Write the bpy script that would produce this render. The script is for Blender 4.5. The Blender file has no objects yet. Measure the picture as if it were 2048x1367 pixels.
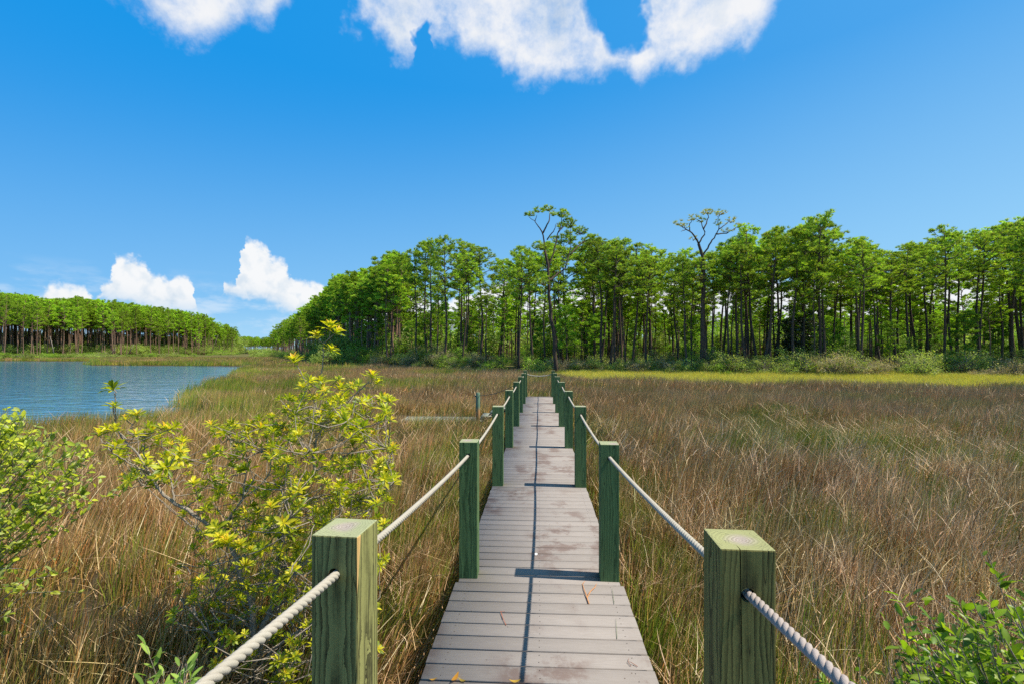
import bpy, bmesh, math, random
import numpy as np
from mathutils import Vector, Matrix

SC = bpy.context.scene
COL = SC.collection
R = math.radians

# ------------------------------------------------------------------ camera
F = 910.0            # focal length in pixels of a 2048 px wide picture (a 16 mm lens)
CX, HY = 1036.0, 705.0
YAW = R(2.7)
CAMZ = 1.725         # eye height over the deck (deck top is z = 0)
cam_d = bpy.data.cameras.new('camera'); cam = bpy.data.objects.new('camera', cam_d)
COL.objects.link(cam); SC.camera = cam
cam.location = (0, 0, CAMZ); cam.rotation_euler = (R(90), 0, YAW)
cam_d.sensor_width = 36; cam_d.lens = F / 2048 * 36
cam_d.shift_x = -(CX - 1024) / 2048; cam_d.shift_y = (HY - 683.5) / 2048
cam_d.clip_start = .05; cam_d.clip_end = 5000
RV = np.array([math.cos(YAW), math.sin(YAW)]); FV = np.array([-math.sin(YAW), math.cos(YAW)])

def ground_xy(px, Z):
    """world x, y of the spot seen in column px at distance Z"""
    p = RV * ((px - CX) * Z / F) + FV * Z
    return float(p[0]), float(p[1])
def spot(px, py, Z):
    x, y = ground_xy(px, Z)
    return (x, y, CAMZ - (py - HY) * Z / F)
def column_of(x, y):
    X = x * RV[0] + y * RV[1]; Z = x * FV[0] + y * FV[1]
    return CX + F * X / np.maximum(Z, .01), Z

# ------------------------------------------------------------------ light
SUN_EL, SUN_AZ = R(57.5), R(94)      # azimuth clockwise from +Y
sun_d = bpy.data.lights.new('sun', 'SUN'); sun = bpy.data.objects.new('sun', sun_d); COL.objects.link(sun)
sun_d.energy = 4.3; sun_d.angle = R(.5); sun_d.color = (1, .93, .80)
sv = Vector((math.sin(SUN_AZ) * math.cos(SUN_EL), math.cos(SUN_AZ) * math.cos(SUN_EL), math.sin(SUN_EL)))
sun.rotation_euler = sv.to_track_quat('Z', 'Y').to_euler()

SC.view_settings.view_transform = 'Standard'; SC.view_settings.look = 'None'
SC.view_settings.gamma = 1; SC.view_settings.exposure = 0.6
SC.render.engine = 'CYCLES'
SC.cycles.max_bounces = 6; SC.cycles.diffuse_bounces = 3; SC.cycles.transmission_bounces = 3
SC.cycles.transparent_max_bounces = 4
try:
    SC.cycles.use_denoising = False
except Exception: pass

# node shorthand ----------------------------------------------------
class NT:
    def __init__(s, tree): s.t = tree; s.n = tree.nodes; s.l = tree.links
    def add(s, typ, **kw):
        nd = s.n.new(typ)
        ins = kw.pop('ins', {})
        for k, v in kw.items(): setattr(nd, k, v)
        for k, v in ins.items(): s.put(nd.inputs[k], v)
        return nd
    def put(s, sock, v):
        if hasattr(v, 'is_output') or isinstance(v, bpy.types.NodeSocket): s.l.new(v, sock)
        else: sock.default_value = v
    def math(s, op, a, b=None, c=None, clamp=False):
        nd = s.n.new('ShaderNodeMath'); nd.operation = op; nd.use_clamp = clamp
        s.put(nd.inputs[0], a)
        if b is not None: s.put(nd.inputs[1], b)
        if c is not None: s.put(nd.inputs[2], c)
        return nd.outputs[0]
    def vmath(s, op, a, b=None, out=0):
        nd = s.n.new('ShaderNodeVectorMath'); nd.operation = op
        s.put(nd.inputs[0], a)
        if b is not None: s.put(nd.inputs[1], b)
        return nd.outputs[out]
    def ramp(s, fac, stops, interp='LINEAR'):
        nd = s.n.new('ShaderNodeValToRGB'); cr = nd.color_ramp; cr.interpolation = interp
        while len(cr.elements) < len(stops): cr.elements.new(1)
        for e, (p, c) in zip(cr.elements, stops):
            e.position = p; e.color = c if len(c) == 4 else (*c, 1)
        s.put(nd.inputs[0], fac); return nd.outputs[0]
    def mix(s, fac, a, b, mode='MIX'):
        nd = s.n.new('ShaderNodeMix'); nd.data_type = 'RGBA'; nd.blend_type = mode
        s.put(nd.inputs[0], fac)
        for k, v in ((6, a), (7, b)): s.put(nd.inputs[k], (*v, 1) if isinstance(v, tuple) and len(v) == 3 else v)
        return nd.outputs[2]
    def noise(s, vec, scale, detail=3, rough=.5, dist=0, out=0):
        nd = s.n.new('ShaderNodeTexNoise')
        if vec is not None: s.put(nd.inputs['Vector'], vec)
        nd.inputs['Scale'].default_value = scale; nd.inputs['Detail'].default_value = detail
        nd.inputs['Roughness'].default_value = rough; nd.inputs['Distortion'].default_value = dist
        return nd.outputs[out]
    def rng(s, v, a, b, c=0., d=1., smooth=False):
        nd = s.n.new('ShaderNodeMapRange'); s.put(nd.inputs[0], v)
        nd.interpolation_type = 'SMOOTHSTEP' if smooth else 'LINEAR'
        for i, q in zip((1, 2, 3, 4), (a, b, c, d)): s.put(nd.inputs[i], q)
        return nd.outputs[0]

# ------------------------------------------------------------------ sky
world = bpy.data.worlds.new('World'); SC.world = world; world.use_nodes = True
W = NT(world.node_tree)
bg = W.n['Background']; bg.inputs[1].default_value = .12
sky = W.add('ShaderNodeTexSky', sky_type='NISHITA', sun_disc=False)
sky.sun_elevation = SUN_EL; sky.sun_rotation = SUN_AZ
sky.altitude = 0; sky.air_density = 1.0; sky.dust_density = .6; sky.ozone_density = 2.5
tc = W.add('ShaderNodeTexCoord'); dirv = tc.outputs['Generated']
sep = W.add('ShaderNodeSeparateXYZ', ins={0: dirv})
AZ = az = W.math('ARCTAN2', sep.outputs[0], sep.outputs[1])
el = W.math('ARCSINE', sep.outputs[2])

def azel(px, py):
    x, y = ground_xy(px, 1.0); z = -(py - HY) / F
    return math.atan2(x, y), math.atan2(z, math.hypot(x, y))
AZ0, AZ1 = -1.2, 1.2
def curve(points, default, lo, hi, az=None):
    """float curve over azimuth: points are (px, py) corners of a cloud outline, read as azimuth and elevation"""
    nd = W.n.new('ShaderNodeFloatCurve'); c = nd.mapping.curves[0]
    pts = []
    for px, py in points:
        a, e = azel(px, py); pts.append(((a - AZ0) / (AZ1 - AZ0), (e - lo) / (hi - lo)))
    pts = sorted(pts)
    pts = [(0, default)] + pts + [(1, default)]
    while len(c.points) < len(pts): c.points.new(.5, .5)
    for p, (x, y) in zip(c.points, pts): p.location = (x, min(max(y, 0), 1)); p.handle_type = 'VECTOR'
    nd.mapping.update()
    t = W.rng(az if az is not None else AZ, AZ0, AZ1)
    W.put(nd.inputs['Value'], t)
    return W.rng(nd.outputs[0], 0, 1, lo, hi)

# deep azure overhead and away from the sun, paler toward the horizon and the sun's side
deep, light = (-.12, 1.68, 4.5), (1.5, 3.3, 5.1)
tt = W.math('ADD', W.math('MULTIPLY', az, .32), W.rng(el, R(0), R(29.75), 1.19, 0.))
azure = W.mix(W.math('SMOOTH_MAX', W.math('MINIMUM', tt, 1.15), 0., .45), deep, light)
azure.node.clamp_factor = False
zen = W.rng(el, R(35), R(62), 1, .24, True)
gv = W.vmath('SCALE', azure); W.put(gv.node.inputs['Scale'], zen)
gv = W.mix(.06, gv, sky.outputs[0])
n_big = W.noise(dirv, 9, 7, .6); n_fine = W.noise(dirv, 30, 8, .68)
n_puff = W.noise(dirv, 46, 5, .5, .2)
def warp(scale, amt, det=4):
    c_ = W.add('ShaderNodeSeparateColor', ins={0: W.noise(dirv, scale, det, .6, out=1)}).outputs
    return W.math('ADD', az, W.math('MULTIPLY', W.math('SUBTRACT', c_[0], .5), amt)), W.math('ADD', el, W.math('MULTIPLY', W.math('SUBTRACT', c_[1], .5), amt * .8))
az_h, el_h = warp(9, .13); az_l, el_l = warp(40, .032, 5)
# high cloud: hangs from above the frame down to a ragged lower edge
hb = curve([(150, -60), (225, -5), (250, 20), (300, 50), (345, 72), (390, 90), (440, 80), (480, 48), (540, 48), (562, 0), (600, -60),
            (665, -40), (700, 25), (745, 70), (800, 126), (832, 118), (845, 80), (872, 90), (900, 104), (960, 122), (1060, 162), (1130, 155), (1200, 168),
            (1240, 150), (1252, 150), (1290, 155), (1330, 118), (1400, 118), (1440, 90), (1475, 62), (1510, 62), (1540, 20), (1580, -40), (1660, -120)],
           1, R(25), R(50), az_h)
d_high = W.math('SUBTRACT', el_h, hb)
d_high = W.math('MULTIPLY', d_high, 1 / R(2.0))
d_high = W.math('MINIMUM', d_high, 1.0)
nz = W.math('ADD', W.math('MULTIPLY', W.math('SUBTRACT', n_big, .5), 3.4), W.math('MULTIPLY', W.math('SUBTRACT', n_fine, .5), 1.5))
def hole(px, py, rx, ry, amt):
    a, e = azel(px, py); a2, _ = azel(px + rx, py); _, e2 = azel(px, py - ry)
    q = W.math('ADD', W.math('POWER', W.math('MULTIPLY', W.math('SUBTRACT', az_h, a), 1 / abs(a2 - a)), 2),
               W.math('POWER', W.math('MULTIPLY', W.math('SUBTRACT', el_h, e), 1 / abs(e2 - e)), 2))
    return W.math('MULTIPLY', W.math('SUBTRACT', 1, q, clamp=True), amt)
d_high = W.math('SUBTRACT', d_high, hole(1222, -5, 72, 92, 2.5))
d_high = W.math('SUBTRACT', d_high, hole(1250, 40, 52, 90, 2.3))

d_high = W.math('SUBTRACT', d_high, hole(845, 100, 20, 60, 2.6))
d_high = W.math('SUBTRACT', d_high, W.rng(el, R(46), R(55), 0, 6))
d_high = W.math('ADD', d_high, nz)
a_high = W.rng(d_high, -.45, 1.5, 0, 1, True)
# low cumulus over the horizon
lt = curve([(40, 640), (68, 600), (95, 572), (125, 566), (145, 567), (165, 570), (185, 590), (196, 640), (198, 600), (200, 572), (212, 560), (228, 552), (230, 527), (236, 513), (255, 509), (273, 508), (284, 521), (302, 526), (304, 542), (318, 546), (335, 557), (343, 549),
            (372, 551), (386, 564), (391, 590), (400, 660), (436, 640), (444, 585), (450, 564), (458, 561), (478, 564), (485, 530), (486, 478), (490, 470), (500, 478), (513, 483), (533, 491), (538, 503), (547, 513), (574, 519),
            (581, 532), (584, 554), (600, 562), (612, 566), (625, 558), (640, 564), (652, 580), (664, 600), (700, 605), (740, 580), (800, 560), (860, 600), (930, 590), (1010, 560), (1100, 600), (1180, 550),
            (1260, 580), (1340, 560), (1420, 575), (1500, 545), (1600, 570), (1680, 540), (1760, 545), (1850, 570), (1930, 530), (2000, 560), (2100, 520)],
           .08, R(0), R(25), az_l)
lb = curve([(60, 640), (180, 640), (200, 596), (300, 620), (390, 625), (440, 592), (520, 603), (560, 612), (600, 640), (660, 650), (900, 660), (2100, 670)], .12, R(0), R(25), az_l)
d_top = W.math('MULTIPLY', W.math('SUBTRACT', lt, el_l), 1 / R(.75))
d_bot = W.math('MULTIPLY', W.math('SUBTRACT', el, lb), 1 / R(1.0))
d_low = W.math('MINIMUM', W.math('MINIMUM', d_top, 1.5), W.math('ADD', d_bot, .3))
d_low = W.math('ADD', d_low, W.math('MULTIPLY', W.math('SUBTRACT', n_puff, .5), 2.6))
a_low = W.math('MULTIPLY', W.rng(d_low, -.15, 1.05, 0, 1, True), W.rng(d_bot, -2.5, 1.2, 0, 1))
# thin far haze band of small clouds close to the horizon
stretch = W.vmath('MULTIPLY', dirv, (1, 1, 3.2))
n_h = W.noise(stretch, 11, 6, .6)
a_hz = W.math('MULTIPLY', W.rng(n_h, .46, .7, 0, .5, True), W.math('MULTIPLY', W.rng(el, R(0), R(2), .5, 1), W.rng(el, R(5), R(8.5), 1, 0)))
# cloud light: white tops, blue-grey undersides and folds
fold = W.noise(dirv, 12, 4, .5)
c_high = W.ramp(W.math('ADD', W.rng(fold, .3, .56), W.rng(d_high, 3.0, 1.0, -.35, .1), clamp=True), [(0, (3.5, 3.9, 4.4)), (.5, (4.5, 4.7, 4.95)), (1, (5.1, 5.12, 5.2))])
c_low = W.ramp(W.math('ADD', W.rng(n_puff, .34, .58, 0, .62), W.math('MULTIPLY', W.rng(d_bot, .2, 3, 0, .6), 1), clamp=True), [(0, (3.1, 3.8, 4.5)), (.5, (4.2, 4.6, 5.0)), (1, (5.1, 5.2, 5.3))])
# the air pales toward the horizon
pale = W.mix(W.rng(el, R(0), R(6), .4, 0, True), gv, (3.1, 4.5, 5.5))
c = W.mix(a_hz, pale, (4.4, 4.9, 5.4))
c = W.mix(a_low, c, c_low)
c = W.mix(W.math('MULTIPLY', a_high, .97), c, c_high)
W.l.new(c, bg.inputs[0])
try: world.cycles.sampling_method = 'MANUAL'; world.cycles.sample_map_resolution = 512
except Exception: pass

# ------------------------------------------------------------------ mesh helpers
class MB:
    """collects vertices, faces and an albedo per vertex, and links them as ONE mesh object"""
    def __init__(s): s.v = []; s.c = []; s.q = []; s.t = []; s.n = 0; s.qm = []; s.tm = []
    def add(s, v, q=None, t=None, c=(.5, .5, .5), m=0):
        v = np.asarray(v, np.float32).reshape(-1, 3); c = np.asarray(c, np.float32)
        if c.ndim == 1: c = np.tile(c, (len(v), 1))
        s.v.append(v); s.c.append(c)
        if q is not None and len(q): q = np.asarray(q, np.int64).reshape(-1, 4); s.q.append(q + s.n); s.qm.append(np.full(len(q), m, np.int32))
        if t is not None and len(t): t = np.asarray(t, np.int64).reshape(-1, 3); s.t.append(t + s.n); s.tm.append(np.full(len(t), m, np.int32))
        s.n += len(v)
    def box(s, lo, hi, c=(.5, .5, .5), m=0, rot=0, org=(0, 0)):
        x0, y0, z0 = lo; x1, y1, z1 = hi
        v = np.array([(x, y, z) for z in (z0, z1) for y in (y0, y1) for x in (x0, x1)], float)
        if rot:
            cs, sn = math.cos(rot), math.sin(rot); d = v[:, :2] - org
            v[:, 0] = org[0] + d[:, 0] * cs - d[:, 1] * sn; v[:, 1] = org[1] + d[:, 0] * sn + d[:, 1] * cs
        s.add(v, [(0, 2, 3, 1), (4, 5, 7, 6), (0, 1, 5, 4), (2, 6, 7, 3), (0, 4, 6, 2), (1, 3, 7, 5)], c=c, m=m)
    def tube(s, pts, rad, sides=6, c=(.5, .5, .5), cap=True, m=0):
        P = np.asarray(pts, float); n = len(P); rad = np.broadcast_to(np.asarray(rad, float), (n,))
        T = np.gradient(P, axis=0); T /= np.linalg.norm(T, axis=1)[:, None] + 1e-9
        ref = np.array([0, 0, 1.]) if abs(T[0, 2]) < .8 else np.array([1., 0, 0])
        A = np.cross(T, ref); A /= np.linalg.norm(A, axis=1)[:, None] + 1e-9
        B = np.cross(T, A)
        th = np.arange(sides) * 2 * math.pi / sides
        V = P[:, None] + rad[:, None, None] * (np.cos(th)[None, :, None] * A[:, None] + np.sin(th)[None, :, None] * B[:, None])
        i = np.arange(n - 1)[:, None] * sides; k = np.arange(sides)[None]; k2 = (k + 1) % sides
        q = np.stack([i + k, i + k2, i + sides + k2, i + sides + k], -1).reshape(-1, 4)
        V = V.reshape(-1, 3); t = []
        if cap:
            V = np.vstack([V, P[0], P[-1]]); a = n * sides
            t = [(a, (j + 1) % sides, j) for j in range(sides)] + [(a + 1, (n - 1) * sides + j, (n - 1) * sides + (j + 1) % sides) for j in range(sides)]
        s.add(V, q, t, c=c, m=m)
    def blades(s, base, d, L, w, bend, segs, col, side=None, taper=.75, prof=None):
        """n curved strips: base (n,3), direction d (n,3), length L, width w, bend vector (n,3)"""
        n = len(base); t = np.linspace(0, 1, segs + 1)
        L = np.asarray(L, float).reshape(-1, 1, 1); w = np.asarray(w, float).reshape(-1, 1, 1)
        P = base[:, None] + d[:, None] * L * t[None, :, None] + bend[:, None] * L * (t ** 2)[None, :, None]
        if side is None:
            a = RNG.uniform(0, math.pi, n); side = np.stack([np.cos(a), np.sin(a), np.zeros(n)], -1)
        pf = (1 - t ** 1.5) * taper + (1 - taper) if prof is None else np.interp(t, *prof)
        if prof is None: pf[-1] = .12
        S = side[:, None] * w * .5 * pf[None, :, None]
        V = np.stack([P - S, P + S], 2).reshape(-1, 3)
        k = segs + 1
        b = (np.arange(n) * 2 * k)[:, None] + (np.arange(segs) * 2)[None]
        q = np.stack([b, b + 1, b + 3, b + 2], -1).reshape(-1, 4)
        col = np.asarray(col, float)
        C = np.repeat(col, 2 * k, axis=0) if col.ndim == 2 else np.repeat(col.reshape(n, k, 3), 2, axis=1).reshape(-1, 3)
        s.add(V, q, c=C)
    def tris(s, base, d, L, w, col):
        n = len(base); r = RNG.normal(size=(n, 3)); sd = np.cross(d, r); sd /= np.linalg.norm(sd, axis=1)[:, None] + 1e-9
        sd = sd * np.asarray(w).reshape(-1, 1) * .5
        V = np.stack([base - sd, base + sd, base + d * np.asarray(L).reshape(-1, 1)], 1).reshape(-1, 3)
        s.add(V, t=np.arange(3 * n).reshape(n, 3), c=np.repeat(col, 3, axis=0))
    def mesh(s, name, mats, smooth=False):
        me = bpy.data.meshes.new(name)
        v = np.concatenate(s.v); c = np.concatenate(s.c)
        q = np.concatenate(s.q) if s.q else np.zeros((0, 4), int); t = np.concatenate(s.t) if s.t else np.zeros((0, 3), int)
        me.vertices.add(len(v)); me.vertices.foreach_set('co', v.ravel())
        nl = q.size + t.size; me.loops.add(nl)
        me.loops.foreach_set('vertex_index', np.concatenate([q.ravel(), t.ravel()]).astype(np.int32))
        me.polygons.add(len(q) + len(t))
        me.polygons.foreach_set('loop_start', np.concatenate([np.arange(len(q)) * 4, q.size + np.arange(len(t)) * 3]).astype(np.int32))
        if smooth: me.polygons.foreach_set('use_smooth', np.ones(len(q) + len(t), bool))
        me.polygons.foreach_set('material_index', np.concatenate((s.qm or [np.zeros(0, np.int32)]) + (s.tm or [np.zeros(0, np.int32)])))
        at = me.attributes.new('col', 'FLOAT_COLOR', 'POINT')
        at.data.foreach_set('color', np.hstack([c, np.ones((len(c), 1))]).astype(np.float32).ravel())
        me.update(calc_edges=True); me.validate()
        for m in (mats if isinstance(mats, (list, tuple)) else [mats]): me.materials.append(m)
        return me
    def build(s, name, mats, parent=None, smooth=False, loc=None):
        o = bpy.data.objects.new(name, s.mesh(name, mats, smooth)); COL.objects.link(o)
        if parent: o.parent = parent
        if loc: o.location = loc
        return o
def tag(o, label=None, cat=None, group=None, kind=None):
    for k, v in (('label', label), ('category', cat), ('group', group), ('kind', kind)):
        if v: o[k] = v
    return o
def thing(name, label, cat, loc=(0, 0, 0), group=None):
    o = bpy.data.objects.new(name, None); COL.objects.link(o); o.location = loc; o.empty_display_size = .3
    return tag(o, label, cat, group)
def dup(root, loc, rz, sc, label, group=None):
    r = root.copy(); COL.objects.link(r); r.location = loc; r.rotation_euler = (0, 0, rz); r.scale = sc
    r['label'] = label
    if group: r['group'] = group
    for ch in root.children:
        c_ = ch.copy(); COL.objects.link(c_); c_.parent = r
    return r
RNG = np.random.default_rng(7); random.seed(7)
def unit(v): return v / (np.linalg.norm(v, axis=-1, keepdims=True) + 1e-9)
def palette(n, cols, weights, jit=.15, gain=1.):
    cols = np.array(cols, float) * gain; i = RNG.choice(len(cols), n, p=np.array(weights) / sum(weights))
    return np.clip(cols[i] * RNG.uniform(1 - jit, 1 + jit, (n, 1)) * RNG.uniform(.94, 1.06, (n, 3)), .004, .95)

# ------------------------------------------------------------------ materials
def new_mat(name):
    m = bpy.data.materials.new(name); m.use_nodes = True
    return m, NT(m.node_tree), m.node_tree.nodes['Principled BSDF']
def foliage_mat(name, trans=.35, rough=.55, var=.25, zone=0, spec=.3, tcol=(1.15, 1.2, .55)):
    m, N, P = new_mat(name)
    a = N.add('ShaderNodeAttribute', attribute_name='col').outputs['Color']
    oi = N.add('ShaderNodeObjectInfo')
    k = N.rng(oi.outputs['Random'], 0, 1, 1 - var, 1 + var)
    col_ = N.vmath('SCALE', a); N.put(col_.node.inputs['Scale'], k)
    geo = N.add('ShaderNodeNewGeometry')
    if zone:
        n1 = N.noise(geo.outputs['Position'], .22, 4, .6); n2 = N.noise(geo.outputs['Position'], .9, 3, .6)
        g = N.math('ADD', N.math('MULTIPLY', n1, .65), N.math('MULTIPLY', n2, .35))
        col_ = N.mix(N.rng(g, .44, .66, 0, .6, True), col_, N.vmath('MULTIPLY', col_, (.62, .9, .42)))
        col_ = N.mix(N.rng(n2, .52, .72, 0, .5, True), col_, N.vmath('MULTIPLY', col_, (1.25, 1.12, 1.12)))
    N.put(P.inputs['Base Color'], col_); P.inputs['Roughness'].default_value = rough
    P.inputs['Specular IOR Level'].default_value = spec
    if trans:
        tr = N.add('ShaderNodeBsdfTranslucent', ins={0: N.vmath('MULTIPLY', col_, tcol)})
        mx = N.add('ShaderNodeMixShader', ins={0: trans, 1: P.outputs[0], 2: tr.outputs[0]})
        N.l.new(mx.outputs[0], N.n['Material Output'].inputs[0])
    return m
M_grass = foliage_mat('marsh_grass', .08, .5, .16, zone=1, spec=.35, tcol=(1, 1, .7))
M_ygrass = foliage_mat('yellow_grass', .3, .6, .1)
M_needle = foliage_mat('pine_needles', .45, .5, .34)
M_leaf = foliage_mat('leaves', .5, .42, .12, spec=.5)
M_shrub = foliage_mat('shrub_leaves', .42, .6, .25)

def bark_mat(name, c0, c1, sc=14):
    m, N, P = new_mat(name)
    g = N.add('ShaderNodeTexCoord').outputs['Object']
    v = N.vmath('MULTIPLY', g, (1, 1, .22)); n = N.noise(v, sc, 6, .7)
    oi = N.add('ShaderNodeObjectInfo')
    N.put(P.inputs['Base Color'], N.mix(N.math('MULTIPLY', oi.outputs['Random'], .4), N.ramp(n, [(.35, c0), (.65, c1)]), c0))
    P.inputs['Roughness'].default_value = .9; P.inputs['Specular IOR Level'].default_value = .15
    b = N.add('ShaderNodeBump', ins={'Strength': .8, 'Distance': .03, 'Height': n}); N.l.new(b.outputs[0], P.inputs['Normal'])
    return m
M_bark = bark_mat('pine_bark', (.045, .032, .025), (.17, .12, .09))
M_bark2 = bark_mat('reddish_pine_bark', (.13, .075, .05), (.38, .24, .17))
M_twig = bark_mat('pale_twig_bark', (.26, .21, .16), (.5, .43, .35), 60)
M_dead = bark_mat('grey_dead_twig', (.18, .15, .12), (.36, .31, .26), 40)

def wood_mat(name, dark, light, top, hue=0, strip=False, ring=34):
    m, N, P = new_mat(name)
    oc = N.add('ShaderNodeTexCoord').outputs['Object']; oi = N.add('ShaderNodeObjectInfo').outputs['Random']
    off = N.add('ShaderNodeCombineXYZ', ins={0: N.math('MULTIPLY', oi, 7.3), 1: N.math('MULTIPLY', oi, 3.1), 2: N.math('MULTIPLY', oi, 11.)}).outputs[0]
    low = N.vmath('ADD', N.vmath('MULTIPLY', oc, (1, 1, .16)), off)
    wob = N.vmath('SCALE', N.vmath('SUBTRACT', N.noise(low, 9, 3, .55, out=1), (.5, .5, .5))); wob.node.inputs['Scale'].default_value = .05
    pith = N.add('ShaderNodeCombineXYZ', ins={0: N.rng(oi, 0, 1, -.035, .03), 1: N.rng(oi, 0, 1, .03, -.02), 2: 0.}).outputs[0]
    rc = N.vmath('ADD', N.vmath('ADD', oc, wob), pith)
    wv = N.add('ShaderNodeTexWave', wave_type='RINGS', rings_direction='Z', wave_profile='SAW', ins={'Vector': rc, 'Scale': ring, 'Distortion': 1.2, 'Detail': 2, 'Detail Scale': 2.})
    gr = N.noise(N.vmath('ADD', N.vmath('MULTIPLY', oc, (1, 1, .02)), off), 230, 4, .7)
    blot = N.noise(N.vmath('ADD', N.vmath('MULTIPLY', oc, (1, 1, .3)), off), 12, 5, .6)
    f = N.math('ADD', N.math('ADD', N.math('MULTIPLY', wv.outputs[0], .5), N.math('MULTIPLY', gr, .45)), N.math('MULTIPLY', blot, .3))
    base = N.ramp(f, [(.32, dark), (.66, light), (1., tuple(min(1, q * 1.25) for q in light))])
    nz_ = N.add('ShaderNodeSeparateXYZ', ins={0: N.add('ShaderNodeNewGeometry').outputs['True Normal']}).outputs
    so = N.add('ShaderNodeSeparateXYZ', ins={0: oc}).outputs
    # dark drying cracks running up the grain
    ck = N.noise(N.vmath('ADD', N.vmath('MULTIPLY', oc, (1, 1, .035)), off), 26, 2, .5)
    crack = N.rng(N.math('ABSOLUTE', N.math('SUBTRACT', ck, .44)), .0, .008, 1, 0)
    base = N.mix(N.math('MULTIPLY', crack, .75), base, tuple(q * .3 for q in dark))
    # knots
    vo = N.add('ShaderNodeTexVoronoi', ins={'Vector': N.vmath('ADD', N.vmath('MULTIPLY', oc, (1, 1, .6)), off), 'Scale': 3.2})
    base = N.mix(N.rng(vo.outputs['Distance'], .04, .06, .8, 0), base, (.035, .03, .018))
    if strip:
        ww = N.math('SUBTRACT', N.math('MULTIPLY', N.math('SUBTRACT', so[2], N.math('ADD', 1.0, N.math('MULTIPLY', blot, .04))), .13), N.math('ADD', so[1], .07))
        st = N.math('MULTIPLY', N.rng(ww, 0, .001), N.rng(nz_[0], .6, .7))
        base = N.mix(st, base, N.ramp(gr, [(.3, (.5, .3, .1)), (.7, (.72, .48, .2))]))
    r = N.vmath('LENGTH', N.vmath('MULTIPLY', rc, (1, 1, 0)), out=1)
    tcol = N.mix(N.rng(r, .02, .05, .85, 0), N.mix(N.math('MULTIPLY', wv.outputs[0], .55), top, tuple(q * .55 for q in top)), N.mix(wv.outputs[0], (.5, .42, .38), (.26, .2, .17)))
    tcol = N.mix(N.math('MULTIPLY', crack, .5), tcol, (.1, .09, .07))
    base = N.mix(N.rng(nz_[2], .6, .9), base, tcol)
    N.put(P.inputs['Base Color'], base); P.inputs['Roughness'].default_value = .82; P.inputs['Specular IOR Level'].default_value = .25
    b = N.add('ShaderNodeBump', ins={'Strength': .5, 'Distance': .004, 'Height': N.math('SUBTRACT', f, crack)}); N.l.new(b.outputs[0], P.inputs['Normal'])
    return m
M_post = wood_mat('green_treated_wood', (.024, .055, .02), (.10, .17, .065), (.36, .39, .22))
M_postA = wood_mat('weathered_treated_wood_with_bare_strip', (.034, .032, .012), (.25, .245, .085), (.38, .40, .22), strip=True)
M_postB = wood_mat('olive_treated_wood', (.03, .027, .009), (.23, .20, .06), (.36, .36, .16))

def deck_mat(name='composite_deck_board'):
    m, N, P = new_mat(name)
    a = N.add('ShaderNodeAttribute', attribute_name='col').outputs['Color']
    p = N.add('ShaderNodeNewGeometry').outputs['Position']
    streak = N.noise(N.vmath('MULTIPLY', p, (1, 12, 1)), 9, 5, .65); fine = N.noise(p, 160, 3, .7); blot = N.noise(p, 2.6, 5, .62)
    c_ = N.mix(N.rng(streak, .3, .7, 0, 1), N.vmath('MULTIPLY', a, (.88, .87, .86)), N.vmath('MULTIPLY', a, (1.1, 1.1, 1.1)))
    c_ = N.mix(N.math('MULTIPLY', fine, .35), c_, N.vmath('MULTIPLY', a, (.72, .7, .68)))
    st = N.noise(N.vmath('ADD', p, (3.7, 1.3, 0)), 3.1, 6, .68); pa = N.noise(N.vmath('ADD', N.vmath('MULTIPLY', p, (1, .35, 1)), (8.1, 2.2, 0)), 1.6, 2, .5)
    mask = N.math('MULTIPLY', N.rng(st, .47, .6, 0, 1, True), N.rng(pa, .4, .55, 0, 1, True))
    c_ = N.mix(N.math('MULTIPLY', mask, .62), c_, (.13, .075, .06))
    c_ = N.mix(N.rng(blot, .6, .8, 0, .35), c_, (.3, .25, .22))
    sp = N.add('ShaderNodeTexVoronoi', ins={'Vector': p, 'Scale': 11})
    c_ = N.mix(N.rng(sp.outputs['Distance'], .045, .06, .8, 0), c_, (.1, .07, .05))
    N.put(P.inputs['Base Color'], c_); P.inputs['Roughness'].default_value = .78; P.inputs['Specular IOR Level'].default_value = .3
    b = N.add('ShaderNodeBump', ins={'Strength': .3, 'Distance': .002, 'Height': N.math('ADD', streak, fine)}); N.l.new(b.outputs[0], P.inputs['Normal'])
    return m
M_deck = deck_mat()
def plain(name, col, rough=.8, nsc=40, amt=.25, spec=.3):
    m, N, P = new_mat(name)
    n = N.noise(N.add('ShaderNodeTexCoord').outputs['Object'], nsc, 5, .65)
    N.put(P.inputs['Base Color'], N.mix(n, tuple(q * (1 - amt) for q in col), tuple(min(1, q * (1 + amt)) for q in col)))
    P.inputs['Roughness'].default_value = rough; P.inputs['Specular IOR Level'].default_value = spec
    b = N.add('ShaderNodeBump', ins={'Strength': .4, 'Distance': .002, 'Height': n}); N.l.new(b.outputs[0], P.inputs['Normal'])
    return m
M_beam = plain('weathered_beam', (.14, .13, .09)); M_screw = plain('rusty_screw', (.05, .035, .03))
M_oldboard = plain('grey_weathered_board', (.27, .28, .22), .85, 18, .4)
def rope_mat(name, c0, c1):
    m, N, P = new_mat(name)
    p = N.add('ShaderNodeTexCoord').outputs['Object']
    n = N.noise(p, 420, 4, .7); n2 = N.noise(p, 9, 4, .6)
    N.put(P.inputs['Base Color'], N.mix(N.math('ADD', N.math('MULTIPLY', n, .6), N.math('MULTIPLY', n2, .4)), c0, c1))
    P.inputs['Roughness'].default_value = .9; P.inputs['Specular IOR Level'].default_value = .1
    b = N.add('ShaderNodeBump', ins={'Strength': .7, 'Distance': .0015, 'Height': n}); N.l.new(b.outputs[0], P.inputs['Normal'])
    return m
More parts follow.
